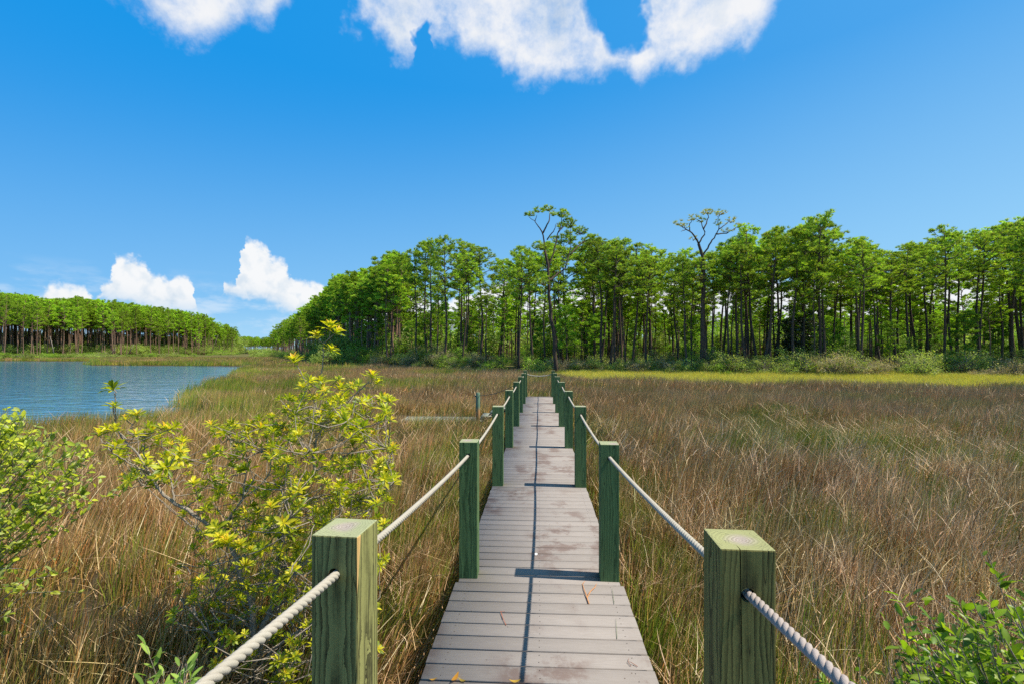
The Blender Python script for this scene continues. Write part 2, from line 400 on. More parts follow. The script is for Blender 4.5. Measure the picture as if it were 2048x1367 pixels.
M_rope = rope_mat('off_white_rope', (.26, .23, .18), (.6, .55, .46)); M_rope2 = rope_mat('grey_pink_rope', (.22, .18, .16), (.58, .5, .45))
M_darkrope = rope_mat('dark_rope', (.05, .06, .05), (.16, .17, .14))

def ground_mat():
    m, N, P = new_mat('marsh_mud')
    p = N.add('ShaderNodeNewGeometry').outputs['Position']; z = N.add('ShaderNodeSeparateXYZ', ins={0: p}).outputs[2]
    n = N.noise(p, .9, 6, .65); n2 = N.noise(p, 6, 6, .7)
    mud = N.ramp(n2, [(.3, (.035, .026, .016)), (.7, (.11, .082, .05))])
    land = N.ramp(n, [(.3, (.06, .075, .02)), (.55, (.14, .13, .05)), (.75, (.19, .13, .075))])
    N.put(P.inputs['Base Color'], N.mix(N.rng(z, -.5, -.2, 0, 1), mud, land)); P.inputs['Roughness'].default_value = .95
    P.inputs['Specular IOR Level'].default_value = .1
    b = N.add('ShaderNodeBump', ins={'Strength': 1, 'Distance': .05, 'Height': n2}); N.l.new(b.outputs[0], P.inputs['Normal'])
    return m
M_ground = ground_mat()
def water_mat():
    m, N, P = new_mat('creek_water')
    p = N.add('ShaderNodeNewGeometry').outputs['Position']
    v = N.add('ShaderNodeMapping', ins={'Vector': p, 'Rotation': (0, 0, R(25)), 'Scale': (.55, 1.5, 1)}).outputs[0]
    n1 = N.noise(v, 2.0, 2, .5, .3); n2 = N.noise(v, .5, 2, .5); n3 = N.noise(v, 6, 1, .5)
    h = N.math('ADD', N.math('ADD', N.math('MULTIPLY', n1, .6), N.math('MULTIPLY', n2, 1.0)), N.math('MULTIPLY', n3, .04))
    b = N.add('ShaderNodeBump', ins={'Strength': 1., 'Distance': .045, 'Height': h}); N.l.new(b.outputs[0], P.inputs['Normal'])
    P.inputs['Base Color'].default_value = (.045, .17, .30, 1); P.inputs['Roughness'].default_value = .1; P.inputs['IOR'].default_value = 1.33  # blue of the reflected sky is put into the murky water's base colour
    return m
M_water = water_mat()

# ------------------------------------------------------------------ the land
WATER_Z = -.75
shore_cam = [(-9.9, 16.2), (-14.4, 19.8), (-17.5, 23.7), (-21.8, 32), (-29.5, 48), (-40, 66), (-47, 78), (-53, 84), (-66, 85.5), (-84, 88), (-98, 104), (-112, 128), (-150, 134), (-320, 140), (-320, 20), (-60, 3), (-22, 9.6), (-15.6, 12.9), (-13.2, 14.6)]
def cam2w(p): p = np.asarray(p, float); return p[:, :1] * RV + p[:, 1:2] * FV
POLY = cam2w(shore_cam)
POOL = cam2w([(-5.6, 16.9), (-5.0, 17.9), (-3.6, 18.2), (-2.4, 17.8), (-1.9, 17.1), (-2.2, 16.6), (-4.5, 16.6)])
def poly_sd(P, poly):
    """signed distance: negative inside"""
    P = np.asarray(P, float); d = np.full(len(P), 1e9); ins = np.zeros(len(P), bool)
    for i in range(len(poly)):
        a, b = poly[i], poly[(i + 1) % len(poly)]; e = b - a; w = P - a
        t = np.clip((w @ e) / (e @ e), 0, 1); d = np.minimum(d, np.linalg.norm(w - t[:, None] * e, axis=1))
        cnd = (a[1] > P[:, 1]) != (b[1] > P[:, 1])
        xi = a[0] + (P[:, 1] - a[1]) / ((b[1] - a[1]) if abs(b[1] - a[1]) > 1e-9 else 1e-9) * e[0]
        ins ^= cnd & (P[:, 0] < xi)
    return np.where(ins, -d, d)
def wob(x, y, s, ph=0): return np.sin(x * s + ph + 1.3 * np.sin(y * s * .7 + ph)) * np.cos(y * s * 1.1 + 2 * ph + np.sin(x * s * .6))
def water_sd(x, y):
    P = np.stack([x, y], -1); return poly_sd(P, POLY) + .35 * wob(x, y, 1.1) * np.clip(y / 20, .5, 3)
# distance at which the right-hand and the left-hand woods begin, per picture column
FR_PX = [470, 545, 600, 640, 700, 760, 850, 1000, 1200, 1400, 1600, 2048, 2600]; FR_Z = [300, 240, 150, 113, 80, 67, 57, 51, 46, 42, 40, 36, 34]
FL_PX = [-900, 0, 230, 400, 470, 545]; FL_Z = [120, 150, 178, 250, 310, 420]
def wood_front(px): return np.where(px < 500, np.interp(px, FL_PX, FL_Z), np.interp(px, FR_PX, FR_Z))
def height(x, y):
    x = np.asarray(x, float); y = np.asarray(y, float); px, Z = column_of(x, y)
    zf = wood_front(px); s = np.clip((Z - zf + 8) / np.where(px < 500, 30, 12), 0, 1); s = s * s * (3 - 2 * s)
    top = np.where(px < 500, 1.0, -.1); h = -.69 + s * (top + .69) + .5 * np.clip((Z - zf) / 40, 0, 1) * (px >= 500)
    h = h + .03 * wob(x, y, .8) + .02 * wob(x, y, 2.3, 1)
    sd = water_sd(x, y)
    return np.where(sd < 0, np.maximum(-1.5, -.85 + sd * .4), np.minimum(h, -.80 + sd * .5))

def land():
    xs = np.concatenate([np.linspace(-900, -200, 15)[:-1], np.linspace(-200, -40, 90)[:-1], np.linspace(-40, 60, 160)[:-1], np.linspace(60, 140, 20)[:-1], np.linspace(140, 1100, 15)])
    ys = np.concatenate([np.linspace(-60, -5, 8)[:-1], np.linspace(-5, 60, 120)[:-1], np.linspace(60, 220, 100)[:-1], np.linspace(220, 1600, 20)])
    X, Y = np.meshgrid(xs, ys); Z = height(X.ravel(), Y.ravel())
    n, k = len(ys), len(xs); i = np.arange(n - 1)[:, None] * k + np.arange(k - 1)[None]
    q = np.stack([i, i + 1, i + k + 1, i + k], -1).reshape(-1, 4)
    mb = MB(); mb.add(np.stack([X.ravel(), Y.ravel(), Z], -1), q); tag(mb.build('ground', M_ground, smooth=True), kind='structure')
    mb = MB(); mb.add([(-900, -20, WATER_Z), (40, -20, WATER_Z), (40, 300, WATER_Z), (-900, 300, WATER_Z)], [(0, 1, 2, 3)])
    tag(mb.build('water', M_water), kind='structure')
land()

# ------------------------------------------------------------------ boardwalk
DECK_END = 18.0
bw = thing('boardwalk', 'long straight grey plank boardwalk with green posts and rope rails, running out over the marsh', 'boardwalk')
def decking():
    mb = MB(); y = -1.6; pitch = .1285
    rnd = random.Random(3)
    while y < DECK_END:
        hw = .628 if y < 3.3 else .607
        l = -hw - rnd.uniform(0, .008) + (.0); r_ = hw + rnd.uniform(0, .008) - .012
        k = rnd.uniform(.9, 1.08); c_ = (.30 * k, .265 * k, .243 * k)
        dz = rnd.uniform(-.0012, .0012); y0, y1 = y, y + pitch - .010; b = .003; z0, z1 = -.026 + dz, dz
        # board with small rounded edges
        pr = [(y0, z0), (y0, z1 - b), (y0 + b, z1), (y1 - b, z1), (y1, z1 - b), (y1, z0)]
        V = [(x, a, z) for x in (l, r_) for a, z in pr]; n = 6
        q = [(i, (i + 1) % n, n + (i + 1) % n, n + i) for i in range(n)]
        q += [(0, 5, 4, 1), (1, 4, 3, 2), (6, 7, 10, 11), (7, 8, 9, 10)]
        mb.add(V, q, c=c_)
        for sx in (-.53, .0, .52):
            for sy in (.03, .09):
                a = np.arange(6) * math.pi / 3; cx_, cy_ = sx + rnd.uniform(-.004, .004), y + sy
                v = np.stack([cx_ + .0032 * np.cos(a), cy_ + .0032 * np.sin(a), np.full(6, dz + .0012)], -1)
                mb.add(v, [(0, 1, 2, 3), (0, 3, 4, 5)], c=(.1, .1, .1), m=1)
        y += pitch
    mb.build('deck_boards', [M_deck, M_screw], bw)
decking()
for sx in (-.52, 0, .52):
    mb = MB(); mb.box((sx - .02, -1.6, -.2), (sx + .02, DECK_END - .03, -.03)); mb.build('beam', M_beam, bw)

def post_mesh(name, mat, top, hole_z, hole_x=0., w=.14, low=-1.1, side_hole=False, cut=None):
    bm = bmesh.new(); bmesh.ops.create_cube(bm, size=1)
    for v in bm.verts: v.co = Vector((v.co.x * w, v.co.y * w, low + (v.co.z + .5) * (top - low)))
    bmesh.ops.bevel(bm, geom=[e for e in bm.edges], offset=.0045, segments=2, profile=.6, affect='EDGES')
    me = bpy.data.meshes.new(name); bm.to_mesh(me); bm.free()
    o = bpy.data.objects.new(name, me); COL.objects.link(o)
    bm = bmesh.new(); bmesh.ops.create_cone(bm, cap_ends=True, segments=20, radius1=.0185, radius2=.0185, depth=.5)
    bmesh.ops.rotate(bm, verts=bm.verts, matrix=Matrix.Rotation(R(90), 3, 'Y' if side_hole else 'X'))
    bmesh.ops.translate(bm, verts=bm.verts, vec=(hole_x, 0, hole_z))
    c_ = bpy.data.meshes.new('c'); bm.to_mesh(c_); bm.free(); co = bpy.data.objects.new('c', c_); COL.objects.link(co)
    extra = []
    if cut:
        bm = bmesh.new(); V = [(cut[0] - .004, -.12, 1.3), (cut[0] + .0045, -.12, 1.3), (cut[0] + .001, -.035, 1.3), (cut[0] + .006, -.12, .75), (cut[0] + .0125, -.12, .75), (cut[0] + .009, -.04, .75), (cut[0] + .018, -.12, .2), (cut[0] + .019, -.12, .2), (cut[0] + .0185, -.06, .2)]
        vs = [bm.verts.new(v) for v in V]
        for a_ in (0, 3):
            for b_ in range(3): c0, c1 = a_ + b_, a_ + (b_ + 1) % 3; bm.faces.new((vs[c0], vs[c1], vs[c1 + 3], vs[c0 + 3]))
        bm.faces.new((vs[2], vs[1], vs[0])); bm.faces.new((vs[6], vs[7], vs[8])); bmesh.ops.recalc_face_normals(bm, faces=bm.faces)
        c2 = bpy.data.meshes.new('c'); bm.to_mesh(c2); bm.free(); co2 = bpy.data.objects.new('c', c2); COL.objects.link(co2); extra.append(co2)
        m2 = o.modifiers.new('k', 'BOOLEAN'); m2.object = co2; m2.operation = 'DIFFERENCE'; m2.solver = 'EXACT'
    md = o.modifiers.new('b', 'BOOLEAN'); md.object = co; md.operation = 'DIFFERENCE'; md.solver = 'EXACT'
    bpy.context.view_layer.update(); dg = bpy.context.evaluated_depsgraph_get()
    res = bpy.data.meshes.new_from_object(o.evaluated_get(dg)); res.name = name
    bpy.data.objects.remove(o); bpy.data.objects.remove(co)
    for e_ in extra: bpy.data.objects.remove(e_)
    res.materials.clear(); res.materials.append(mat)
    return res
PM = post_mesh('post', M_post, 1.035, .93)
PMA = post_mesh('post', M_postA, 1.197, 1.085, .0); PMB = post_mesh('post', M_postB, 1.214, 1.095, .0, cut=(-.022,))
XL, XR = -.548, .53
POSTS = {}
def put_post(me, x, y, rz, label=None, dz=0):
    o = bpy.data.objects.new('post', me); COL.objects.link(o); o.parent = bw; o.location = (x, y, dz); o.rotation_euler = (0, 0, rz)
    if label: o['label'] = label
    return o
put_post(PMA, -.587, 1.357, R(-4), 'weathered front post with a bare tan strip on its sunlit side')
put_post(PMB, .545, 1.28, R(-2.4), 'olive front post with a long vertical crack')
YS = [3.53, 5.94, 8.35, 10.75, 13.2, 15.5, 17.9]
rp = random.Random(5)
for y in YS:
    for x in (XL, XR):
        put_post(PM, x + rp.uniform(-.006, .006), y + rp.uniform(-.02, .02) * (y > 4), R(rp.uniform(-2, 2)), dz=rp.uniform(-.008, .008))

def rope(pts, r, mat, parent, name='rope', turns=None, label=None, sides=8, per=7):
    """three-strand laid rope swept along a curve"""
    P = np.asarray(pts, float)
    d = np.concatenate([[0], np.cumsum(np.linalg.norm(np.diff(P, axis=0), axis=1))]); L = d[-1]; pitch = r * 5.2
    n = max(8, int(L / pitch * per * 2)); s = np.linspace(0, L, n)
    Q = np.stack([np.interp(s, d, P[:, i]) for i in range(3)], -1)
    T = unit(np.gradient(Q, axis=0)); A = unit(np.cross(T, [0.01, .02, 1.])); B = np.cross(T, A)
    mb = MB()
    for k in range(3):
        th = s / pitch * 2 * math.pi + k * 2 * math.pi / 3
        C = Q + (A * np.cos(th)[:, None] + B * np.sin(th)[:, None]) * r * .5
        mb.tube(C, r * .56, sides)
    o = mb.build(name, mat, parent, smooth=True)
    if label: o['label'] = label
    return o
def sag(a, b, s, n=14):
    t = np.linspace(0, 1, n)[:, None]; a = np.array(a, float); b = np.array(b, float)
    P = a + (b - a) * t; P[:, 2] -= (4 * s * t * (1 - t))[:, 0]; return P
rr = .0125
# from behind the camera to the front posts, then post to post
rope(sag((-.60, -.9, 1.36), (-.587, 1.30, 1.083), .012), rr, M_rope, bw, label='thick off-white rope running back past the camera')
rope(sag((.565, -.9, 1.33), (.548, 1.22, 1.093), .012), rr, M_rope2, bw, label='greyish pink twisted rope running back past the camera')
rope(sag((-.587, 1.30, 1.085), (XL, YS[0] + .04, .93), .02), rr, M_rope, bw)
rope(sag((.547, 1.22, 1.095), (XR, YS[0] + .04, .93), .02), rr, M_rope, bw)
for i in range(len(YS) - 1):
    for x in (XL, XR): rope(sag((x, YS[i] - .03, .93), (x, YS[i + 1] + .03, .93), .022), rr, M_rope, bw, sides=6, per=4 if i > 1 else 6)
rope(sag((XL, 17.9, .9), (XR, 17.9, .9), .085), rr * 1.45, M_rope, bw, per=3, label='rope strung across the far end of the boardwalk')

# ------------------------------------------------------------------ side dock, gangway, piling
x0, y0 = ground_xy(806, 15.6); x1, y1 = ground_xy(968, 15.9)
dock = thing('low_dock', 'low grey weathered dock platform half hidden in grass left of the boardwalk', 'dock', (x0, y0, 0))
mb = MB(); rd = random.Random(9)
nb = 22
for i in range(nb):
    a = i * (x1 - x0) / nb; b = (i + 1) * (x1 - x0) / nb - .012; k = rd.uniform(.8, 1.15)
    mb.box((a, -.62 + rd.uniform(-.02, .02), -.56), (b, .55 + rd.uniform(-.02, .02), -.52 + rd.uniform(-.004, .004)), c=(k, k, k))
mb.build('deck_boards', M_oldboard, dock)
mb = MB(); mb.box((0, -.6, -.74), (x1 - x0, -.55, -.57)); mb.box((0, .45, -.74), (x1 - x0, .5, -.57)); mb.build('beam', M_beam, dock)
gx, gy = ground_xy(968, 15.6)
gw = thing('gangway_steps', 'short grey plank steps leading from the low dock up to the boardwalk', 'steps', (gx, gy, 0))
for k, (px, py, Z) in enumerate([(958, 838, 15.3), (975, 829, 15.4), (993, 821, 15.5), (1008, 814, 15.6)]):
    sx, sy, sz = spot(px, py, Z); mb = MB(); mb.box((-.17, -.4, -.02), (.17, .4, .02)); o = mb.build('tread', M_oldboard, gw); o.location = (sx - gx, sy - gy, sz)
mb = MB()
a, b = spot(950, 842, 15.0), spot(1012, 816, 15.3)
mb.tube([(a[0] - gx, a[1] - gy, a[2] - .07), (b[0] - gx, b[1] - gy, b[2] - .07)], .03, 4); mb.build('stringer', M_beam, gw)
px_, py_, _ = spot(956, 835, 14.6)
pil = thing('piling', 'lone thin piling with green top and bare orange base beside the low dock', 'piling', (px_, py_, 0))
def piling_mat():
    m, N, P = new_mat('worn_piling_wood')
    oc = N.add('ShaderNodeTexCoord').outputs['Object']; z = N.add('ShaderNodeSeparateXYZ', ins={0: oc}).outputs[2]
    n = N.noise(N.vmath('MULTIPLY', oc, (1, 1, .1)), 30, 4, .6)
    c_ = N.mix(N.rng(N.math('ADD', z, N.math('MULTIPLY', n, .3)), .0, .16, 0, 1), N.mix(n, (.5, .27, .1), (.3, .15, .06)), N.mix(n, (.05, .1, .06), (.16, .26, .17)))
    N.put(P.inputs['Base Color'], c_); P.inputs['Roughness'].default_value = .8; return m
mb = MB(); mb.tube([(0, 0, -1.1), (0, 0, -.2), (0, 0, .44), (0, 0, .455)], [.062, .066, .066, .056], 12); mb.build('pole', piling_mat(), pil, smooth=False)
mb = MB(); mb.box((-.1, -.02, .32), (-.06, .02, .36)); mb.build('cleat', M_darkrope, pil)
tag(rope(sag((px_, py_, .36), (XL - .06, 13.2, .86), .1), .009, M_darkrope, None, name='mooring_rope', per=3),
    'dark sagging rope tied from the lone piling to a boardwalk post', 'rope')

# ------------------------------------------------------------------ litter on the deck
def deck_spot(px, py): Z = CAMZ * F / (py - HY); return spot(px, py, Z)
def curled_leaf(px, py, L, ang, col, label, wd=.3):
    x, y, _ = deck_spot(px, py); mb = MB(); t = np.linspace(0, 1, 7)
    w_ = np.sin(t * math.pi * .92 + .12) * L * wd * .5; zz = .004 + L * .22 * (2 * t - 1) ** 2
    V = []
    for i in range(7): V += [((t[i] - .5) * L, -w_[i], zz[i] + .3 * w_[i]), ((t[i] - .5) * L, 0, zz[i]), ((t[i] - .5) * L, w_[i], zz[i] + .3 * w_[i])]
    q = []
    for i in range(6): b = 3 * i; q += [(b, b + 1, b + 4, b + 3), (b + 1, b + 2, b + 5, b + 4)]
    mb.add(V, q, c=col); o = mb.build('fallen_leaf', M_leaf); o.location = (x, y, .001); o.rotation_euler = (0, 0, ang)
    return tag(o, label, 'leaf', 'fallen leaves on the deck')
curled_leaf(866, 1360, .04, .3, (.65, .36, .05), 'small orange curled leaf at the lower left of the deck')
curled_leaf(910, 1358, .07, 1.2, (.62, .3, .04), 'orange brown curled leaf cluster near the bottom centre of the deck', .35)
curled_leaf(924, 1362, .05, -.4, (.5, .35, .05), 'yellow olive leaf tip touching the orange brown leaf on the deck')
curled_leaf(1030, 1364, .06, .1, (.8, .52, .08), 'broad yellow leaf beside the rope shadow at the deck front')
def deck_twig(paths, r, col, name, label, cat):
    mb = MB()
    for pth in paths:
        P = []
        for i, (px, py) in enumerate(pth): x, y, z = deck_spot(px, py); P.append((x, y, r + .006 * math.sin(i * 2.1) ** 2 + .002))
        P = np.array(P); mb.tube(P, np.linspace(r, r * .4, len(P)), 5)
    o = mb.build(name, plain('litter_' + cat, col, .7, 80)); c0 = Vector(tuple(P[0]))
    return tag(o, label, cat)
deck_twig([[(1178, 1208), (1172, 1190), (1168, 1180), (1165, 1168), (1170, 1164)], [(1174, 1196), (1181, 1184), (1190, 1176), (1193, 1168)]], .0045, (.6, .27, .1), 'dead_twig', 'forked orange dead twig lying at the foot of the right post', 'twig')
deck_twig([[(1012, 1250), (1006, 1238), (1001, 1224), (1010, 1222)], [(1006, 1238), (1003, 1226)]], .0022, (.45, .13, .06), 'pine_needle_bundle', 'thin reddish pine needle bundle left of the rope shadow on the deck', 'pine needles')
deck_twig([[(1228, 1207), (1226, 1190), (1224, 1178)]], .0015, (.1, .16, .04), 'grass_stalk', 'thin green grass stalk on the deck just below the second right post', 'grass stalk')
deck_twig([[(1234, 1277), (1233, 1258), (1232, 1238)]], .0015, (.1, .16, .04), 'grass_stalk', 'longer thin green grass stalk on the deck beside a brown stain, right side', 'grass stalk')
deck_twig([[(1262, 1332), (1256, 1325), (1258, 1317)], [(1275, 1333), (1262, 1326), (1256, 1325)]], .002, (.3, .12, .07), 'leaf_stem', 'small dark red leaf stem at the lower right of the deck', 'stem')
x, y, _ = deck_spot(1072, 1107); mb = MB(); aa = np.arange(8) * math.pi / 4
mb.add([(x, y, .003)] + [(x + .014 * math.cos(t) * (1 + .3 * math.sin(3 * t)), y + .024 * math.sin(t), .0015) for t in aa], t=[(0, i + 1, (i + 1) % 8 + 1) for i in range(8)])
tag(mb.build('bird_dropping', plain('white_dropping', (.75, .75, .72))), 'small white bird dropping beside the rope shadow on the deck', 'dropping')

# ------------------------------------------------------------------ marsh grass
def scatter(name, protos, P, rot, sc, idx, label, cat):
    hid = bpy.data.collections.new(name + '_clumps')
    for i, me in enumerate(protos): hid.objects.link(bpy.data.objects.new(f'{name}_clump_{i:02d}', me))
    me = bpy.data.meshes.new(name); me.vertices.add(len(P)); me.vertices.foreach_set('co', np.asarray(P, np.float32).ravel())
    for nm, ty, key, arr in (('rot', 'FLOAT_VECTOR', 'vector', rot), ('sc', 'FLOAT_VECTOR', 'vector', sc), ('idx', 'INT', 'value', idx)):
        a = me.attributes.new(nm, ty, 'POINT'); a.data.foreach_set(key, np.asarray(arr, np.int32 if ty == 'INT' else np.float32).ravel())
    o = bpy.data.objects.new(name, me); COL.objects.link(o)
    g = bpy.data.node_groups.new(name, 'GeometryNodeTree')
    g.interface.new_socket('Geometry', in_out='INPUT', socket_type='NodeSocketGeometry'); g.interface.new_socket('Geometry', in_out='OUTPUT', socket_type='NodeSocketGeometry')
    n, l = g.nodes, g.links
    gi, go = n.new('NodeGroupInput'), n.new('NodeGroupOutput'); ip = n.new('GeometryNodeInstanceOnPoints'); ci = n.new('GeometryNodeCollectionInfo')
    ci.inputs[0].default_value = hid; ci.inputs[1].default_value = True; ci.inputs[2].default_value = True
    def na(nm, ty): a = n.new('GeometryNodeInputNamedAttribute'); a.data_type = ty; a.inputs[0].default_value = nm; return a.outputs[0]
    er = n.new('FunctionNodeEulerToRotation'); l.new(na('rot', 'FLOAT_VECTOR'), er.inputs[0])
    l.new(gi.outputs[0], ip.inputs['Points']); l.new(ci.outputs[0], ip.inputs['Instance']); ip.inputs['Pick Instance'].default_value = True
    l.new(na('idx', 'INT'), ip.inputs['Instance Index']); l.new(er.outputs[0], ip.inputs['Rotation']); l.new(na('sc', 'FLOAT_VECTOR'), ip.inputs['Scale'])
    l.new(ip.outputs[0], go.inputs[0])
    md = o.modifiers.new('scatter', 'NODES'); md.node_group = g
    return tag(o, label, cat, kind='stuff')

FAM = {  # albedo palettes: (colours, weights), share of bent dead stems
    'dry':   ([(.40, .29, .19), (.30, .19, .115), (.52, .42, .31), (.42, .36, .30), (.12, .14, .03), (.07, .045, .025)], [4, 3, 3.5, 2.4, 1.6, 5], .5),
    'mixed': ([(.33, .19, .09), (.42, .28, .14), (.12, .15, .025), (.19, .20, .035), (.11, .06, .025), (.40, .16, .05), (.05, .035, .018)], [4, 3, 3.4, 2.3, 2.5, 1.4, 3], .2),
    'green': ([(.10, .16, .02), (.17, .23, .03), (.33, .24, .09), (.22, .18, .045)], [5, 4, 2, 2], .07),
    'far':   ([(.29, .175, .105), (.38, .255, .155), (.15, .145, .04), (.20, .11, .06), (.06, .04, .02)], [4, 3.4, 2.6, 2.2, 2], .09),
}
def clump(fam, n, rad, H, w, segs):
    cols, wt, bent = FAM[fam]; mb = MB()
    a = RNG.uniform(0, 2 * math.pi, n); r_ = rad * np.sqrt(RNG.uniform(0, 1, n)); base = np.stack([r_ * np.cos(a), r_ * np.sin(a), np.full(n, -.03)], -1)
    dead = RNG.uniform(size=n) < bent
    lean = np.where(dead, RNG.uniform(.1, 1.1, n), np.abs(RNG.normal(0, .12, n)))
    az_ = RNG.uniform(0, 2 * math.pi, n); d = np.stack([np.sin(lean) * np.cos(az_), np.sin(lean) * np.sin(az_), np.cos(lean)], -1)
    d[:, 0] += .07; d = unit(d)
    L = H * RNG.uniform(.55, 1.05, n) * np.where(dead, RNG.uniform(.3, .85, n), 1)
    b2 = RNG.uniform(0, 2 * math.pi, n); bs = np.where(dead, RNG.uniform(0, .45, n), RNG.uniform(0, .16, n))
    bend = np.stack([bs * np.cos(b2) + .03, bs * np.sin(b2), -bs * np.where(dead, .7, .3)], -1)
    # some stems start high: fallen stems caught among the others
    up = dead & (RNG.uniform(size=n) < .45); base[up, 2] = RNG.uniform(.15, .6, up.sum()) * H
    c_ = palette(n, cols, wt, gain=1.9 if fam == 'dry' else 1.62 if segs > 3 else 1.85) * (1.10, .95, .71)
    dc = palette(n, [(.48, .37, .26), (.38, .27, .19), (.56, .47, .38)], [3, 3, 2], gain=1.4) * (1.08, .95, .76)
    c_ = np.where((dead & (RNG.uniform(size=n) < .6))[:, None], dc, c_)
    t = np.linspace(0, 1, segs + 1)[None, :, None]
    C = c_[:, None] * (1 - t * .0) + 0 * t
    tipc = np.array([.47, .31, .17]); mixv = np.clip((t - .45) * 1.2, 0, .6) * (0 if fam == 'green' else 1)
    C = C * (1 - mixv) + tipc * mixv
    grn = np.clip(.5 - t, 0, .5) * (1.2 if fam != 'dry' else .5) * (~dead)[:, None, None]; C = C * (1 - grn) + np.array([.14, .19, .025]) * grn
    mb.blades(base, d, L, w * RNG.uniform(.7, 1.3, n), bend, segs, C)
    return mb.mesh('grass_clump', M_grass)
protos = []; PI_ = {}
for lod, (n, rad, H, w, segs) in enumerate([(170, .30, .78, .0066, 4), (160, .48, .82, .0104, 3), (220, .95, .9, .021, 2), (230, 2.0, 1.0, .05, 2)]):
    for fam in ('dry', 'mixed', 'green', 'far'):
        if fam == 'dry' and lod > 1: continue
        if fam == 'far' and lod == 0: continue
        PI_[(lod, fam)] = []
        for k in range(3 if lod < 2 else 2): PI_[(lod, fam)].append(len(protos)); protos.append(clump(fam, n, rad, H, w, segs))

def ngrid(x, y, s, seed):
    """smooth value noise 0..1"""
    g = np.random.default_rng(seed).uniform(size=(64, 64)); u, v = (x * s) % 64, (y * s) % 64
    i, j = u.astype(int), v.astype(int); fu, fv = u - i, v - j; fu = fu * fu * (3 - 2 * fu); fv = fv * fv * (3 - 2 * fv)
    G = lambda a, b: g[a % 64, b % 64]
    return (G(i, j) * (1 - fu) + G(i + 1, j) * fu) * (1 - fv) + (G(i, j + 1) * (1 - fu) + G(i + 1, j + 1) * fu) * fv

def marsh():
    P, RO, S, I = [], [], [], []
    for lod, (z0, z1, dens, rad) in enumerate([(-2.5, 8, 8.5, .3), (7.6, 22, 4.2, .48), (21, 62, 1.15, .95), (60, 185, .2, 2.0)]):
        wdt = z1 * 1.35 + 4; area = (z1 - z0) * 2 * wdt; n = int(area * dens)
        Z = RNG.uniform(z0, z1, n); X = RNG.uniform(-wdt, wdt, n)
        k = np.abs(X) < Z * 1.22 + (6 if lod < 2 else 3) + rad; X, Z = X[k], Z[k]
        if lod == 0:   # thick growth right along both edges of the deck
            m = 190; ys_ = RNG.uniform(.2, 9, m); xs_ = RNG.choice([-1, 1], m) * (.63 + .3 * 1.07 + RNG.uniform(0, .35, m))
            X = np.concatenate([X, xs_ * RV[0] + ys_ * RV[1]]); Z = np.concatenate([Z, xs_ * FV[0] + ys_ * FV[1]])
        x = X * RV[0] + Z * FV[0]; y = X * RV[1] + Z * FV[1]; px, _ = column_of(x, y)
        sd = water_sd(x, y); k = sd > (.12 if lod < 2 else .5 if lod == 2 else 1.4)
        k &= ~((np.abs(x) < .63 + rad * (1.05 if lod == 0 else .8)) & (y < DECK_END + .1))
        k &= poly_sd(np.stack([x, y], -1), POOL) > -.1
        # clear the low dock
        k &= ~((x > x0 - .3) & (x < -.6) & (y > y0 - .55 - rad * .4) & (y < y0 + .9))
        zf = wood_front(px)
        edge = np.where(px > 1120, zf - 9.9 + 2.2 * wob(x, y, .09), np.where(px < 500, zf - 12, zf - 3.5)) + 1. * wob(x, y, .25)
        k &= Z < edge
        x, y, Z, px, sd = x[k], y[k], Z[k], px[k], sd[k]; n = len(x)
        z = height(x, y)
        g = ngrid(x + 300, y + 300, .11, 1) * .6 + ngrid(x + 300, y + 300, .37, 2) * .4
        # which kind grows where
        right = (px > 1150)
        pg = np.clip((g - .38) * 2.2, 0, 1)                                   # green share
        pg = np.where((px < 700) & (Z > 13), pg * .8 + .35, pg)
        pg = np.where(sd < 6, pg + .6 * (1 - sd / 6), pg); pg = np.where(right, pg * np.where(Z > 9, .8, .4), pg)
        pd = np.where(right & (Z < 16), np.clip(1.05 - Z / 18 + (g - .5), 0, 1), .12 * (Z < 9)); pd = np.where(right & (np.abs(x) < 1.6), .1, pd); pg = np.where(np.abs(x) < 1.6, np.maximum(pg, .5), pg)
        u = RNG.uniform(size=n)
        fam = np.where(u < pg * .75, 2, np.where(u < pg * .75 + pd, 0, 1)); fam = np.where((lod >= 1) & (fam == 1) & (RNG.uniform(size=n) < np.clip((Z - 12) / 12, 0, .8)), 3, fam)
        if lod >= 2: fam = np.where(fam == 0, 3, fam)
        nm = ['dry', 'mixed', 'green', 'far']
        idx = np.array([RNG.choice(PI_[(lod, nm[f])]) for f in fam])
        hs_ = (.92 + .35 * (ngrid(x + 100, y + 500, .3, 3) - .5)) * np.where(right & (Z > 6), 1.06, 1.)
        hs_ = np.where((np.abs(x) < 1.5) & (y < 19), hs_ * .8, hs_); hs_ = np.where((sd < 3) & (px < 420) & (Z > 9), hs_ * 1.18, hs_)
        # lower growth in front of the small dock and around the pool
        dk = np.exp(-(((x + 3.2) / 3.2) ** 2 + ((y - 13.2) / 2.6) ** 2)); hs_ *= 1 - .24 * dk
        lean = .10 + .28 * (ngrid(x + 50, y + 50, .45, 4) - .4); la = (ngrid(x + 10, y + 200, .16, 5) - .5) * 5
        rz = RNG.uniform(-.7, .7, n)
        P.append(np.stack([x, y, z], -1)); RO.append(np.stack([lean * np.sin(la) * .8, lean * np.cos(la) + .05, rz], -1))
        S.append(np.stack([np.ones(n), np.ones(n), hs_ * RNG.uniform(.9, 1.1, n)], -1)); I.append(idx)
        print('grass lod', lod, n)
    scatter('marsh_grass', protos, np.concatenate(P), np.concatenate(RO), np.concatenate(S), np.concatenate(I), 'brown and olive marsh rushes filling the flat on both sides of the boardwalk', 'marsh grass')
marsh()

